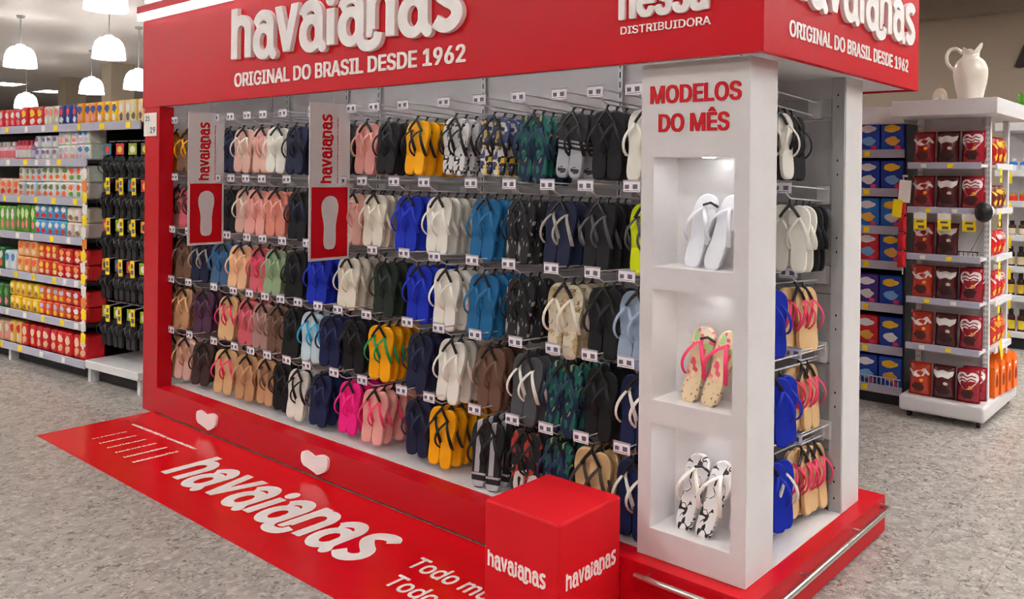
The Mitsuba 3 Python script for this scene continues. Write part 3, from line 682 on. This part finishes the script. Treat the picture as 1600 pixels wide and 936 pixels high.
# packs
PK = {}
def PBLOB(w, h, seed, n, rough):
    r = random.Random(seed)
    return Polygon([(w * math.cos(a) * (1 - rough * r.random()), h * math.sin(a) * (1 - rough * r.random())) for a in np.linspace(0, 2 * np.pi, n, endpoint=False)])
def pack_ply(w, d, h, kind, variant=0):
    key = (round(w, 3), round(d, 3), round(h, 3), kind, variant)
    if key not in PK:
        r = {'bag': .018, 'box': .006, 'bottle': .02}[kind]
        if kind == 'bottle':
            body = placed(lathe([(0, 0), (w * .42, 0), (w * .46, h * .03), (w * .46, h * .62), (w * .40, h * .72), (w * .2, h * .78), (w * .2, h * .8), (0, h * .8)], 14), trans(0, d / 2, 0))
            cap = placed(lathe([(0, h * .78), (w * .26, h * .78), (w * .26, h), (0, h)], 12), trans(0, d / 2, 0))
            patch = cat_([placed(lathe([(w * .462, h * .15), (w * .465, h * .16), (w * .465, h * .52), (w * .462, h * .53)], 14), trans(0, d / 2, 0))])
            PK[key] = (mikit.ply(body, None, 40), mikit.ply(cap, None, 40), mikit.ply(patch, None, 40))
        else:
            body = rbox(w, d, h, min(r, w * .3, h * .3), 8)
            e = extrude(PBLOB(w * .40, h * .22, len(PK), 12, .45), .0015)
            logo = placed(e, frame((0, -.0002, h * .68), (1, 0, 0), (0, 0, 1)))
            pic = placed(extrude(PBLOB(w * .38, h * .2, 50 + len(PK), 11, .5), .0012), frame((0.02 * w, -.0002, h * .3), (1, 0, 0), (0, 0, 1)))
            PK[key] = (mikit.ply(body, None, 50), mikit.ply(logo), mikit.ply(pic))
    return PK[key]
def pack(M, w, d, h, kind, body, logo, pic, lab, cat, group, name):
    k = thing(name, lab, cat, group)
    a, b, c = pack_ply(w, d, h, kind, rng.randrange(3) if kind != 'bottle' else 0)
    W = M4(M)
    part(k, 'body' if kind == 'bottle' else 'pouch', a, col(body, .4), to_world=W)
    part(k, 'cap' if kind == 'bottle' else 'logo_patch', b, col(logo, .45), to_world=W)
    part(k, 'wrap_label' if kind == 'bottle' else 'picture_patch', c, col(pic, .45), to_world=W)
RD, OR, YE, GR, DG, BL, WH, BE, PI, NV, LV, OG = (198, 32, 34), (226, 92, 44), (240, 190, 30), (86, 150, 52), (48, 92, 58), (52, 124, 178), (226, 224, 220), (216, 204, 184), (226, 122, 130), (44, 72, 138), (192, 184, 204), (232, 150, 60)
LV2 = (206, 206, 214)
SHN = ['top', 'second', 'third', 'fourth', 'fifth', 'sixth', 'bottom']
# per shelf, right to left from the hanging section: (how many, width, height, layers, body, logo, picture, words, kind)
SHELVES = [
 [(4, .085, .17, 1, (232, 214, 150), WH, (90, 80, 80), 'pale yellow box', 'box'), (3, .10, .17, 1, YE, NV, WH, 'yellow and blue pack', 'bag'), (3, .10, .17, 1, OG, NV, (230, 150, 150), 'orange and blue pack', 'bag'), (3, .095, .165, 1, NV, (214, 50, 70), WH, 'navy and red pack', 'bag'), (3, .085, .165, 1, BE, PI, WH, 'cream and pink pack', 'bag'), (3, .13, .17, 1, RD, YE, WH, 'red and yellow pack', 'bag'), (5, .10, .16, 1, (206, 50, 60), WH, PI, 'red pack', 'bag')],
 [(2, .10, .125, 2, WH, BL, LV, 'white blue-labelled pack', 'bag'), (3, .10, .12, 2, WH, LV, PI, 'white lilac-labelled pack', 'bag'), (4, .095, .10, 2, LV2, (120, 90, 130), WH, 'pale lilac pack', 'bag'), (2, .08, .16, 1, (120, 100, 140), WH, LV, 'purple bottle', 'bottle'), (4, .075, .17, 1, PI, (226, 80, 110), WH, 'pink bottle', 'bottle'), (6, .09, .16, 1, (226, 190, 196), WH, PI, 'pale pink bottle', 'bottle')],
 [(3, .11, .13, 2, WH, OR, GR, 'white fruit-printed pack', 'bag'), (4, .105, .13, 2, WH, (90, 120, 70), OR, 'white green-printed pack', 'bag'), (4, .10, .125, 2, LV2, (110, 110, 80), OR, 'grey white pack', 'bag'), (3, .12, .15, 1, (230, 190, 150), OR, RD, 'orange-printed pack', 'bag'), (6, .11, .15, 1, BE, OR, RD, 'cream orange-printed pack', 'bag')],
 [(3, .115, .12, 2, BE, WH, (120, 100, 80), 'beige pack', 'bag'), (5, .105, .125, 2, (90, 156, 200), WH, RD, 'blue and white pack', 'bag'), (4, .085, .24, 1, GR, (200, 220, 150), PI, 'tall green pack', 'bag'), (7, .09, .22, 1, (110, 160, 70), WH, PI, 'light green pack', 'bag')],
 [(4, .12, .12, 2, RD, (240, 150, 90), (240, 210, 180), 'red pack', 'bag'), (3, .11, .13, 2, (214, 70, 40), YE, (230, 200, 140), 'red and yellow pack', 'bag'), (3, .12, .135, 2, (232, 158, 100), OR, (230, 200, 150), 'orange pack', 'bag'), (2, .12, .17, 1, LV2, BL, WH, 'silver blue pack', 'bag'), (4, .10, .19, 1, DG, WH, OR, 'dark green pack', 'bag'), (5, .09, .2, 1, (180, 80, 110), WH, PI, 'dusky pink pack', 'bag')],
 [(3, .12, .12, 2, RD, WH, OG, 'red pack', 'bag'), (4, .105, .12, 2, (220, 90, 50), LV, YE, 'orange red pack', 'bag'), (5, .105, .12, 2, YE, (250, 226, 140), (150, 110, 60), 'yellow pack', 'bag'), (4, .11, .20, 1, DG, GR, PI, 'dark green pack', 'bag'), (5, .1, .2, 1, (110, 140, 90), WH, PI, 'green pack', 'bag')],
 [(9, .12, .19, 1, RD, (240, 200, 170), (220, 170, 130), 'red pack', 'bag'), (2, .11, .19, 1, (220, 170, 80), RD, BE, 'golden pack', 'bag'), (8, .11, .17, 1, (200, 160, 140), BE, PI, 'pale brown pack', 'bag')]]
for i, shelf in enumerate(SHELVES):
    z = SHZ[i] + .0125
    s = (S2 if i == 0 else S1) - .02
    n = 0
    for cnt, w, h, layers, body, logo, pic, words, kind in shelf:
        for c in range(cnt):
            if s - w < -2.35: break
            n += 1
            for l in range(layers):
                M = G @ trans(s - w / 2, -.035 + rng.uniform(0, .012), z + l * (h + .001)) @ rot((0, 0, 1), rng.uniform(-.05, .05))
                jit = [max(0, min(255, v + rng.choice((-10, 0, 8)))) for v in body]
                lay = '' if layers == 1 else (', lower layer' if l == 0 else ', upper layer')
                lab = f'{words}, {ORD[min(n - 1, 27)]} from the gondola end on the {SHN[i]} shelf{lay}'
                pack(M, w - .006, .14, h, kind, jit, logo, pic, lab, 'bottle' if kind == 'bottle' else 'pack', f'goods on the {SHN[i]} gondola shelf', 'bottle' if kind == 'bottle' else 'grocery_pack')
            s -= w
# hanging black sandals of the gondola end
CARD = [((60, 110, 130), (220, 70, 60)), ((210, 60, 70), (230, 200, 60)), ((150, 170, 40), (230, 225, 215)), ((80, 90, 60), (240, 200, 40)), ((220, 150, 60), (60, 60, 70))]
card_ply = mikit.ply(cbox(-.055, .055, -.001, .001, 0, .085, .0006)); card_in = mikit.ply(placed(extrude(affinity.scale(Point(0, 0).buffer(1, quad_segs=4), .034, .026), .001), frame((0, -.001, .04), (1, 0, 0), (0, 0, 1))))
tk_ply = mikit.ply(cbox(-.028, .028, -.0012, .0012, 0, .125, .0006)); tk_ink = mikit.ply(cat_([box(-.018, .018, -.002, -.0012, .025, .055), box(-.012, .012, -.002, -.0012, .07, .1)]))
HZ = [1.80, 1.53, 1.23, .93, .58]
for r, zt in enumerate(HZ):
    bar = tube([(S1 + .01, .10, zt + .02), (S2 - .02, .10, zt + .02)], .006, 6)
    gpart(gl, 'hang_bar', bar, GREY_MET)
    for c in range(4):
        s = .12 + c * .175
        k = thing('packaged_sandals', f'black sandals on a printed card, {ORD[c]} from the packs, {ORD[r]} hanging row', 'sandals', 'black sandals hanging at the gondola end')
        W = G @ trans(s + rng.uniform(-.01, .01), .03, zt - .30)
        for i2, sg in enumerate((-1, 1)):
            L = W @ trans(sg * .036, 0, 0) @ rot((0, 1, 0), rng.uniform(-.05, .05)) @ np.diag([.82, 1, .78, 1])
            part(k, 'sole', SO[i2], col((26, 26, 30), .4), to_world=M4(L)); part(k, 'strap', ST[i2], col((38, 38, 42), .4), to_world=M4(L))
        a, b = CARD[(r * 3 + c) % 5] if r != 4 else CARD[2]
        cd = part(k, 'header_card', card_ply, col(a), to_world=M4(W @ trans(0, .0, .215)))
        part(cd, 'emblem', card_in, col(b), to_world=M4(W @ trans(0, .0, .215)))
        part(k, 'hanger', tube([(0, .012, .17), (0, .02, .27), (0, .07, .325)], .004, 6), 'black_plastic', to_world=M4(W))
        if c < 3 and r:
            t = thing('shelf_talker', f'tall yellow price tag over the {ORD[c]} hanging sandals, {ORD[r]} row', 'price tag', 'yellow price tags at the gondola end')
            part(t, 'card', tk_ply, YELLOW_TAG, to_world=M4(W @ trans(.085, -.03, .19) @ rot((0, 1, 0), -.06)))
            part(t, 'print', tk_ink, INK, to_world=M4(W @ trans(.085, -.03, .19) @ rot((0, 1, 0), -.06)))
            part(t, 'prong', tube([(.085, -.028, .31), (.085, .10, .322)], .003, 6), WIRE, to_world=M4(W))
# strip of hanging tags on the edge of the packs
cs = thing('clip_strip', 'vertical strip of yellow and white tags hanging between packs and sandals', 'clip strip')
gpart(cs, 'strip', box(-.012, .012, -.075, -.072, .25, 1.62), PAPER)
for q in range(15):
    z = .30 + q * .088
    m = placed(cbox(-.035, .035, -.001, .001, 0, .075, .0006), G @ trans(rng.uniform(0, .02), -.077 - .0012 * (q % 2), z) @ rot((0, 1, 0), rng.uniform(-.2, .15)))
    part(cs, 'tag', m, [YELLOW_TAG, PAPER, YELLOW_TAG, col((226, 130, 50)), PAPER][q % 5])
gpart(cs, 'hook', box(-.008, .008, -.073, -.061, 1.6, 1.63), WIRE)

# ================================================================== RIGHT BACKGROUND
# ---- the end-cap with bags
ec = thing('endcap_shelf', 'white end-cap shelf stand on casters filled with snack bags', 'shelf stand')
EX0, EX1, EY = -.50, -.005, 3.10
base = rbox(.545, .90, .105, .02, 10)
part(ec, 'base', placed(base, trans((-.523 + .022) / 2, 3.07, .045)), WHITE, smooth=40)
for x, y in ((-.47, 3.14), (-.03, 3.14), (-.47, 3.9), (-.03, 3.9)):
    w = placed(lathe([(0, -.012), (.022, -.012), (.022, .012), (0, .012)], 16), frame((x, y, .022), (0, 1, 0), (0, 0, 1)))
    part(ec, 'caster', w, 'black_plastic')
for x, y in ((-.455, 3.28), (-.022, 3.28), (-.022, 3.76), (-.455, 3.76)):
    pk = part(ec, 'upright', cbox(x - .018, x + .018, y - .018, y + .018, .15, 2.01, .002), WHITE_MET)
    if y < 3.5:
        part(pk, 'slots', cat_([box(x + o - .004, x + o + .004, y - .0188, y - .0178, .2 + i * .035, .2 + i * .035 + .018) for i in range(51) for o in (-.008, .008)]), GREY_MET, kind='stuff')
part(ec, 'back_panel', box(-.455, -.03, 3.30, 3.312, .15, 2.01), WHITE)
part(ec, 'side_panel', box(-.30, -.288, 3.32, 3.76, .15, 2.01), WHITE)
part(ec, 'top_slab', cbox(-.56, .10, 2.98, 3.95, 2.011, 2.113, .004), WHITE)
ESZ = [1.686, 1.390, 1.078, .788, .478]
for i, z in enumerate(ESZ):
    sh = part(ec, 'shelf', box(-.485, -.02, 3.115, 3.30, z - .008, z + .012), WHITE_MET)
    part(sh, 'price_rail', cbox(-.49, -.022, 3.10, 3.115, z - .02, z + .024, .002), RAILC)
    for q in range(2):
        x = -.40 + q * .17 + .03 * (i % 2)
        part(sh, 'price_label', box(x, x + .035, 3.0985, 3.1, z - .012, z + .014), YELLOW_TAG if (i + q) % 2 else PAPER)
    s2 = part(ec, 'side_shelf', box(-.28, .02, 3.30, 3.74, z - .008, z + .010), WHITE_MET)
    part(s2, 'price_rail', box(.02, .03, 3.30, 3.74, z - .02, z + .02), WHITE_MET)
def bag_mesh(w, h, d):
    nu, nv = 9, 11
    V, F = [], []
    for side in (-1, 1):
        for j in range(nv):
            for i in range(nu):
                u, v = i / (nu - 1) * 2 - 1, j / (nv - 1)
                b = (1 - abs(u) ** 3) * (math.sin(math.pi * min(1, max(0, v * 1.0))) ** .5) if 0 < v < 1 else 0
                wx = w / 2 * (1 - .07 * math.sin(math.pi * v))
                V.append((u * wx, d / 2 + side * d / 2 * b + .002 * math.sin(9 * u + 5 * v) * b, v * h))
    for s in range(2):
        o = s * nu * nv
        for j in range(nv - 1):
            for i in range(nu - 1):
                q = [o + j * nu + i, o + j * nu + i + 1, o + (j + 1) * nu + i + 1, o + (j + 1) * nu + i]
                F += ([[q[0], q[1], q[2]], [q[0], q[2], q[3]]] if s == 0 else [[q[0], q[2], q[1]], [q[0], q[3], q[2]]])
    m = trimesh.Trimesh(V, F, process=False); m.merge_vertices(); return m
def blob(w, h, seed, n=14, rough=.25):
    r = random.Random(seed)
    return Polygon([(w * math.cos(a) * (1 - rough * r.random()), h * math.sin(a) * (1 - rough * r.random())) for a in np.linspace(0, 2 * np.pi, n, endpoint=False)])
def on_bag(poly, w, h, d, off=.002):
    """a printed patch wrapped onto the bag's front"""
    g = extrude(poly, .0006)
    g = g.subdivide().subdivide() if len(g.faces) < 200 else g
    V = np.array(g.vertices)
    u, v = V[:, 0] / (w / 2), np.clip(V[:, 1] / h, 0.001, .999)
    b = (1 - np.abs(u) ** 3) * np.sin(np.pi * v) ** .5
    out = np.c_[V[:, 0], d / 2 - d / 2 * b - off - V[:, 2], V[:, 1]]
    m = trimesh.Trimesh(out, g.faces, process=False); m.invert(); return m
BW, BH, BD = .150, .222, .085
bag_ply = mikit.ply(bag_mesh(BW, BH, BD), None, True)
def logo_blob(kind):
    if kind == 0:
        return unary_union([affinity.translate(affinity.rotate(blob(.045, .020, 3), 12), 0, .150), LineString([(-.052, .165), (-.02, .14), (.03, .175), (.05, .15)]).buffer(.006)])
    if kind == 1:
        return Polygon([(-.056, .185), (-.03, .178), (0, .186), (.03, .178), (.056, .185), (.052, .160), (.03, .142), (.0, .150), (-.03, .140), (-.052, .158)])
    heart = Polygon(catmull([(0, .095), (-.03, .12), (-.055, .155), (-.045, .185), (-.015, .19), (0, .178), (.018, .192), (.048, .186), (.055, .155), (.03, .12)], 4))
    inner = unary_union([LineString([(-.04, .15 + q * .018), (-.02, .158 + q * .016), (.0, .147 + q * .018), (.02, .160 + q * .016), (.04, .152 + q * .018)]).buffer(.0028) for q in (0, 1)])
    return heart.difference(inner)
LOGO = [mikit.ply(on_bag(affinity.scale(logo_blob(i), 1.18, 1.22, origin=(0, .16)), BW, BH, BD)) for i in range(3)]
PICT = [mikit.ply(on_bag(affinity.translate(blob(.052, .036, 20 + i, 12, .35), 0, .06), BW, BH, BD)) for i in range(3)]
SPOT = [mikit.ply(on_bag(affinity.translate(blob(.016, .013, 30 + i, 9), .02, .105), BW, BH, BD)) for i in range(3)]
BAGC = [((134, 22, 30), (240, 226, 220), (82, 36, 30), (244, 160, 40), 'crimson and orange'), ((74, 24, 28), (240, 238, 236), (58, 30, 28), (226, 206, 200), 'dark brown white-logo'), ((138, 18, 34), (240, 224, 224), (70, 26, 26), (222, 150, 60), 'crimson heart-logo')]
BSN = ['top shelf', 'second shelf', 'third shelf', 'fourth shelf', 'fifth shelf', 'bottom']
def snack(x, y, z, t, row, rz=0, tone=0):
    b, lg, pc_, sp, words = BAGC[t]
    if t == 0 and row >= 3: b = (176, 48, 26)
    k = thing('snack_bag', f'{words} snack bag on the {BSN[row] if row < 5 else "base"} of the white end-cap' + (', behind' if tone else ''), 'snack bag', 'snack bags on the end-cap')
    W = M4(trans(x, y, z) @ rot((0, 0, 1), rz) @ rot((1, 0, 0), -.08))
    part(k, 'pouch', bag_ply, col(b, .28, .6), to_world=W)
    part(k, 'logo', LOGO[t], col(lg), to_world=W)
    part(k, 'picture', PICT[t], col(pc_), to_world=W)
    part(k, 'accent', SPOT[t], col(sp), to_world=W)
for r in range(6):
    z = ESZ[r] + .0125 if r < 5 else .151
    for t in range(3):
        if r == 2 and t == 2: continue
        snack(-.405 + t * .155, 3.135 if r < 5 else 3.10, z, t, r, rng.uniform(-.06, .06))
        if r in (0, 1, 3, 5) and t == 2: snack(-.405 + t * .155 + .02, 3.135 + .10 if r < 5 else 3.19, z, t, r, .1, 1)
# yellow price cards under the second shelf
for t in range(3):
    k = thing('price_card', f'yellow and white price card under the {["crimson and orange", "dark brown", "heart-logo"][t]} bag of the second shelf', 'price card', 'yellow price cards on the end-cap')
    x = -.44 + t * .155
    part(k, 'card', cbox(x, x + .085, 3.088, 3.090, 1.262, 1.375, .0006), YELLOW_TAG)
    part(k, 'top_band', box(x, x + .085, 3.0868, 3.088, 1.332, 1.375), PAPER)
    part(k, 'print', cat_([box(x + .02, x + .065, 3.0868, 3.088, 1.31, 1.322), box(x + .03, x + .07, 3.0868, 3.088, 1.272, 1.29)]), INK)
    part(k, 'holder', box(x + .03, x + .055, 3.09, 3.10, 1.372, 1.384), WIRE)
# wire tray on the third shelf
wt = thing('wire_divider', 'thin wire divider tray on the empty third shelf spot of the end-cap', 'wire tray')
part(wt, 'front_rod', tube([(-.16, 3.118, 1.13), (-.035, 3.118, 1.13)], .003, 6), 'black_plastic')
for i in range(5):
    x = -.155 + i * .028
    part(wt, 'rod', tube([(x, 3.118, 1.092), (x, 3.118, 1.132)], .002, 5), 'black_plastic')
part(wt, 'arm', tube([(-.09, 3.12, 1.12), (-.05, 3.27, 1.27)], .002, 5), 'black_plastic')
# side shelf goods
SG = [((170, 30, 30), (240, 200, 60), 'red and yellow', .19), ((110, 40, 36), (230, 190, 60), 'dark red', .16), ((206, 30, 34), (236, 220, 215), 'red and white', .17), ((206, 40, 40), (240, 220, 214), 'red striped', .19), ((196, 44, 34), (240, 160, 60), 'red orange', .18)]
for r, (b, lg, words, h) in enumerate(SG):
    for q in range(3):
        k = thing('snack_bag', f'{words} small bag, {ORD[q]} on the narrow side shelf, {BSN[r]} of the end-cap', 'snack bag', 'small bags on the end-cap side')
        W = M4(trans(.005, 3.40 + q * .12, ESZ[r] + .0105) @ rot((0, 0, 1), math.pi / 2 + rng.uniform(-.1, .1)) @ np.diag([.75, .8, h / BH, 1]))
        part(k, 'pouch', bag_ply, col(b, .3, .6), to_world=W); part(k, 'logo', LOGO[q], col(lg), to_world=W); part(k, 'picture', PICT[q], col((240, 190, 60)), to_world=W)
for q in range(4):
    k = thing('snack_box', f'orange gable box, {ORD[q]} from the front on the end-cap base corner', 'box', 'orange boxes on the end-cap base')
    W = trans(-.03 + .012 * q, 3.36 + q * .125, .151)
    gm = trimesh.convex.convex_hull(np.array([(x, y, z) for x in (-.08, .045) for y in (0, .11) for z in (0, .20)] + [(x, .055, .25) for x in (-.07, .035)]))
    part(k, 'carton', placed(gm, W), col((232, 104, 24), .35))
    part(k, 'front_print', placed(extrude(blob(.035, .05, 50 + q), .001), W @ frame((.045, .055, .10), (0, 1, 0), (0, 0, 1))), col((120, 40, 20)))
    part(k, 'brand_patch', placed(extrude(blob(.03, .012, 60 + q), .001), W @ frame((.045, .055, .175), (0, 1, 0), (0, 0, 1))), PAPER)
# yellow hanging tags on the side
for q, (y, z) in enumerate(((3.36, 1.60), (3.34, 1.31), (3.34, .98), (3.34, .69), (3.40, .43))):
    k = thing('price_tag', f'yellow price tag hanging from the {BSN[q]} side rail of the end-cap', 'price tag', 'yellow tags on the end-cap side')
    part(k, 'card', cbox(.031, .033, y, y + .055, z - .02, z + .075, .0006) if q < 4 else placed(cbox(-.001, .001, -.03, .03, -.02, .12, .0006), trans(.040, y + .03, z) @ rot((1, 0, 0), .5)), YELLOW_TAG)
    part(k, 'print', box(.033, .0336, y + .012, y + .043, z + .01, z + .03), INK)
# black dome-like holder on the front upright
bh = thing('black_speaker_pod', 'round black plastic pod fixed to the corner upright of the end-cap', 'pod')
sp = trimesh.creation.icosphere(3, 1.0); sp.apply_scale((.055, .045, .066)); sp.apply_translation((.004, 3.07, 1.392))
part(bh, 'shell', sp, 'black_plastic', smooth=True)
part(bh, 'collar', placed(lathe([(0, 0), (.035, 0), (.04, .02), (.04, .17), (0, .17)], 20), frame((-.012, 3.09, 1.392), (1, 0, 0), (0, 0, -1)).dot(np.diag([1, 1, 1, 1]))), WHITE_MET)
# clip strip of red pouches at the end-cap's edge
rs = thing('pouch_strip', 'strip of small red pouches hanging beside the blue packs', 'clip strip')
part(rs, 'strip', box(-.520, -.512, 3.105, 3.108, .95, 1.62), PAPER)
for q in range(5):
    part(rs, 'pouch', placed(bag_mesh(.06, .11, .03), trans(-.517, 3.075, 1.0 + q * .118) @ rot((0, 0, 1), rng.uniform(-.2, .2))), col((190, 28, 42), .35), smooth=True)
part(rs, 'white_tag', placed(cbox(-.04, .04, -.001, .001, 0, .15, .0006), trans(-.50, 3.068, 1.44) @ rot((0, 1, 0), .08)), PAPER)
part(rs, 'yellow_tag', placed(cbox(-.032, .032, -.001, .001, 0, .12, .0006), trans(-.548, 3.066, 1.34) @ rot((0, 1, 0), .1)), YELLOW_TAG)
part(rs, 'bracket', box(-.52, -.486, 3.10, 3.105, 1.61, 1.625), WIRE)
# things on the slab
jp = catmull([(.0, 0), (.060, 0), (.072, .008), (.078, .05), (.094, .12), (.101, .175), (.098, .22), (.078, .262), (.052, .285), (.045, .305), (.052, .33)], 5, False)
jug = lathe([(max(r_, 0), z_) for r_, z_ in jp] + [(.050, .332), (.040, .305), (.046, .285), (.0, .27)], 36)
V = np.array(jug.vertices)
hi = np.clip((V[:, 2] - .285) / .045, 0, 1)
ang = np.arctan2(V[:, 1], V[:, 0])
spout = np.maximum(0, np.cos(ang - .2)) ** 4
V[:, 2] += hi * (.016 * np.cos(3 * ang + .5) + .03 * spout)
V[:, 0] += hi * spout * .02
jug = trimesh.Trimesh(V, jug.faces, process=False)
jk = thing('ceramic_jug', 'tall white ceramic jug with wavy rim and looped handle on the end-cap top', 'jug')
JO = trans(-.160, 3.36, 2.113) @ np.diag([1.08, 1.08, 1.08, 1])
part(jk, 'body', placed(jug, JO), mat('ceramic', rgb(232, 224, 210), .25, spec=.5), smooth=60)
part(jk, 'handle', placed(tube(catmull([(-.05, 0, .315), (-.085, 0, .345), (-.125, 0, .34), (-.145, 0, .30), (-.135, 0, .25), (-.093, 0, .205)], 5, False), [.011] * 25, 10), JO), 'ceramic', smooth=60)
oc = thing('shell_ornament', 'small cream ceramic shell ornament next to the jug on the end-cap top', 'ornament')
for q, (s, c_) in enumerate(((1.0, (232, 214, 186)), (.62, (240, 234, 226)))):
    t = tube([(.042 * s * math.cos(a), -.02 * q, .012 + .082 * s * math.sin(a)) for a in np.linspace(0, math.pi, 13)], [.012 + .008 * math.sin(a) for a in np.linspace(0, math.pi, 13)], 10)
    part(oc, 'outer_lobe' if q == 0 else 'inner_lobe', placed(t, trans(-.358, 3.36, 2.113)), col(c_, .35), smooth=60)
# ---- blue goods shelf left of the end-cap
bs = thing('biscuit_shelf', 'shop shelf with blue packs behind the white end-cap', 'shelf unit')
BX0, BX1, BY = -2.4, -.575, 3.30
part(bs, 'back_panel', box(BX0, BX1, 3.78, 3.80, 0, 2.12), 'dark_board')
part(bs, 'header', cbox(BX0, BX1, BY - .02, 3.80, 1.985, 2.105, .003), WHITE)
part(bs, 'kick_plate', box(BX0, BX1, BY + .02, BY + .04, 0, .12), 'dark_board')
part(bs, 'end_panel', box(BX1 - .012, BX1, BY + .04, 3.78, .0, 1.985), 'dark_board')
BZ = [1.775, 1.500, 1.232, .985, .682, .385, .105]
for i, z in enumerate(BZ):
    sh = part(bs, 'shelf', box(BX0, BX1 - .013, BY + .01, 3.78, z - .012, z + .008), 'dark_board')
    part(sh, 'price_rail', cbox(BX0, BX1 - .002, BY - .01, BY + .01, z - .03, z + .03, .002), RAILC)
    part(sh, 'price_label', box(-.86, -.82, BY - .012, BY - .01, z - .02, z + .02), YELLOW_TAG)
BLU = [(34, 74, 170), (30, 60, 150), (40, 110, 190), (70, 44, 130), (226, 190, 30), (200, 40, 50)]
BROW = [[0, 0, 0, 0, 1, 1], [1, 1, 0, 2, 1, 0], [2, 2, 1, 2, 0, 2], [0, 5, 0, 4, 1, 0], [1, 3, 5, 4, 3, 0], [1, 5, 3, 4, 0, 3], [0, 1, 0, 1, 0, 0]]
bpl = mikit.ply(rbox(.165, .14, .222, .014, 8), None, 50)
blogo = mikit.ply(placed(extrude(blob(.066, .03, 71), .001), frame((0, -.0002, .17), (1, 0, 0), (0, 0, 1)))); bpic = mikit.ply(placed(extrude(blob(.06, .04, 72, 12, .4), .001), frame((0, -.0002, .085), (1, 0, 0), (0, 0, 1)))); bpic2 = mikit.ply(placed(extrude(blob(.026, .018, 73), .001), frame((.04, -.0003, .035), (1, 0, 0), (0, 0, 1))))
for i, z in enumerate(BZ):
    for q in range(4):
        c_ = BLU[BROW[i][q]]
        k = thing('biscuit_pack', f'{["blue", "deep blue", "light blue", "violet", "yellow", "red"][BROW[i][q]]} pack, {ORD[q]} from the end-cap, {SHN[i]} shelf behind the display', 'pack', 'packs behind the end-cap')
        W = M4(trans(-.672 - q * .172, BY + .02, z + .0085) @ rot((0, 0, 1), rng.uniform(-.04, .04)))
        part(k, 'pouch', bpl, col(c_, .35), to_world=W); part(k, 'logo_patch', blogo, col((226, 226, 230) if q % 2 else (240, 190, 50)), to_world=W)
        part(k, 'picture_patch', bpic, col([(226, 170, 70), (120, 170, 220), (226, 226, 226)][(i + q) % 3]), to_world=W); part(k, 'badge', bpic2, col((220, 60, 110)), to_world=W)
part(bs, 'basket_front', cat_([tube([(-1.3, BY - .012, .19), (-.58, BY - .012, .19)], .004, 6)] + [tube([(-.6 - i * .03, BY - .012, .13), (-.6 - i * .03, BY - .012, .19)], .003, 5) for i in range(24)]), WIRE)
# ---- bottle shelf far right
fs = thing('bottle_shelf', 'far white shelf of cans and dark sauce bottles beyond the end-cap', 'shelf unit')
FX0, FX1, FY = -.62, 1.4, 6.0
part(fs, 'back_panel', box(FX0, FX1, 6.44, 6.46, 0, 2.2), WHITE)
part(fs, 'header', cbox(FX0, FX1, FY - .02, 6.46, 2.06, 2.19, .003), WHITE)
part(fs, 'kick_plate', box(FX0, FX1, FY + .03, FY + .05, 0, .1), 'dark_board')
FZ = [1.66, 1.37, 1.05, .755, .48, .14]
for i, z in enumerate(FZ):
    sh = part(fs, 'shelf', box(FX0, FX1, FY + .01, 6.44, z - .012, z + .010), WHITE_MET)
    part(sh, 'price_rail', cbox(FX0, FX1, FY - .01, FY + .01, z - .03, z + .03, .002), WHITE_MET)
    for q in range(3):
        x = -.55 + q * .3
        t = part(sh, 'price_card', cbox(x, x + .085, FY - .016, FY - .013, z - .10, z + .01, .001), YELLOW_TAG)
FB = [((44, 120, 190), (226, 226, 226), 'blue can', .13, .085), ((190, 130, 50), (220, 60, 40), 'amber jar', .12, .085), ((70, 44, 30), (226, 210, 180), 'dark brown jar', .15, .08), ((52, 34, 30), (220, 200, 160), 'dark sauce bottle', .2, .075), ((64, 30, 26), (226, 190, 60), 'brown sauce bottle', .22, .075), ((70, 22, 22), (226, 200, 60), 'red sauce bottle', .22, .08)]
for i, (b, lg, words, h, w) in enumerate(FB):
    n = 5
    for q in range(n):
        M = trans(-.57 + q * (w + .012), FY + .03, FZ[i] + .0105)
        pack(M, w, w, h, 'bottle', b, (36, 30, 30) if i > 1 else (200, 200, 204), lg, f'{words}, {ORD[q]} from the end-cap side on the far {SHN[i]} shelf', 'bottle', f'goods on the far {SHN[i]} shelf', 'sauce_bottle' if i > 1 else 'jar')
gp = thing('leafy_plant', 'bright green leafy plant on top of the far white shelf', 'plant')
part(gp, 'pot', placed(lathe([(0, 0), (.06, 0), (.08, .1), (.07, .1), (.0, .09)], 16), trans(-.40, 6.2, 2.19)), col((206, 206, 200)), smooth=40)
lv = []
for q in range(40):
    a, e = rng.uniform(0, 6.28), rng.uniform(.1, 1.3)
    L = rng.uniform(.09, .19)
    p = bez([(0, 0, 0), (L * .5 * math.cos(a) * math.cos(e), L * .5 * math.sin(a) * math.cos(e), L * .7 * math.sin(e) + .05), (L * math.cos(a) * math.cos(e), L * math.sin(a) * math.cos(e), L * math.sin(e))], 6)
    lv.append(ribbon(p, [.005, .02, .03, .03, .02, .003], .002, [(0, 0, 1)] * 6, 6))
part(gp, 'foliage', placed(cat_(lv), trans(-.40, 6.2, 2.27)), col((128, 196, 84), .5), kind='stuff')
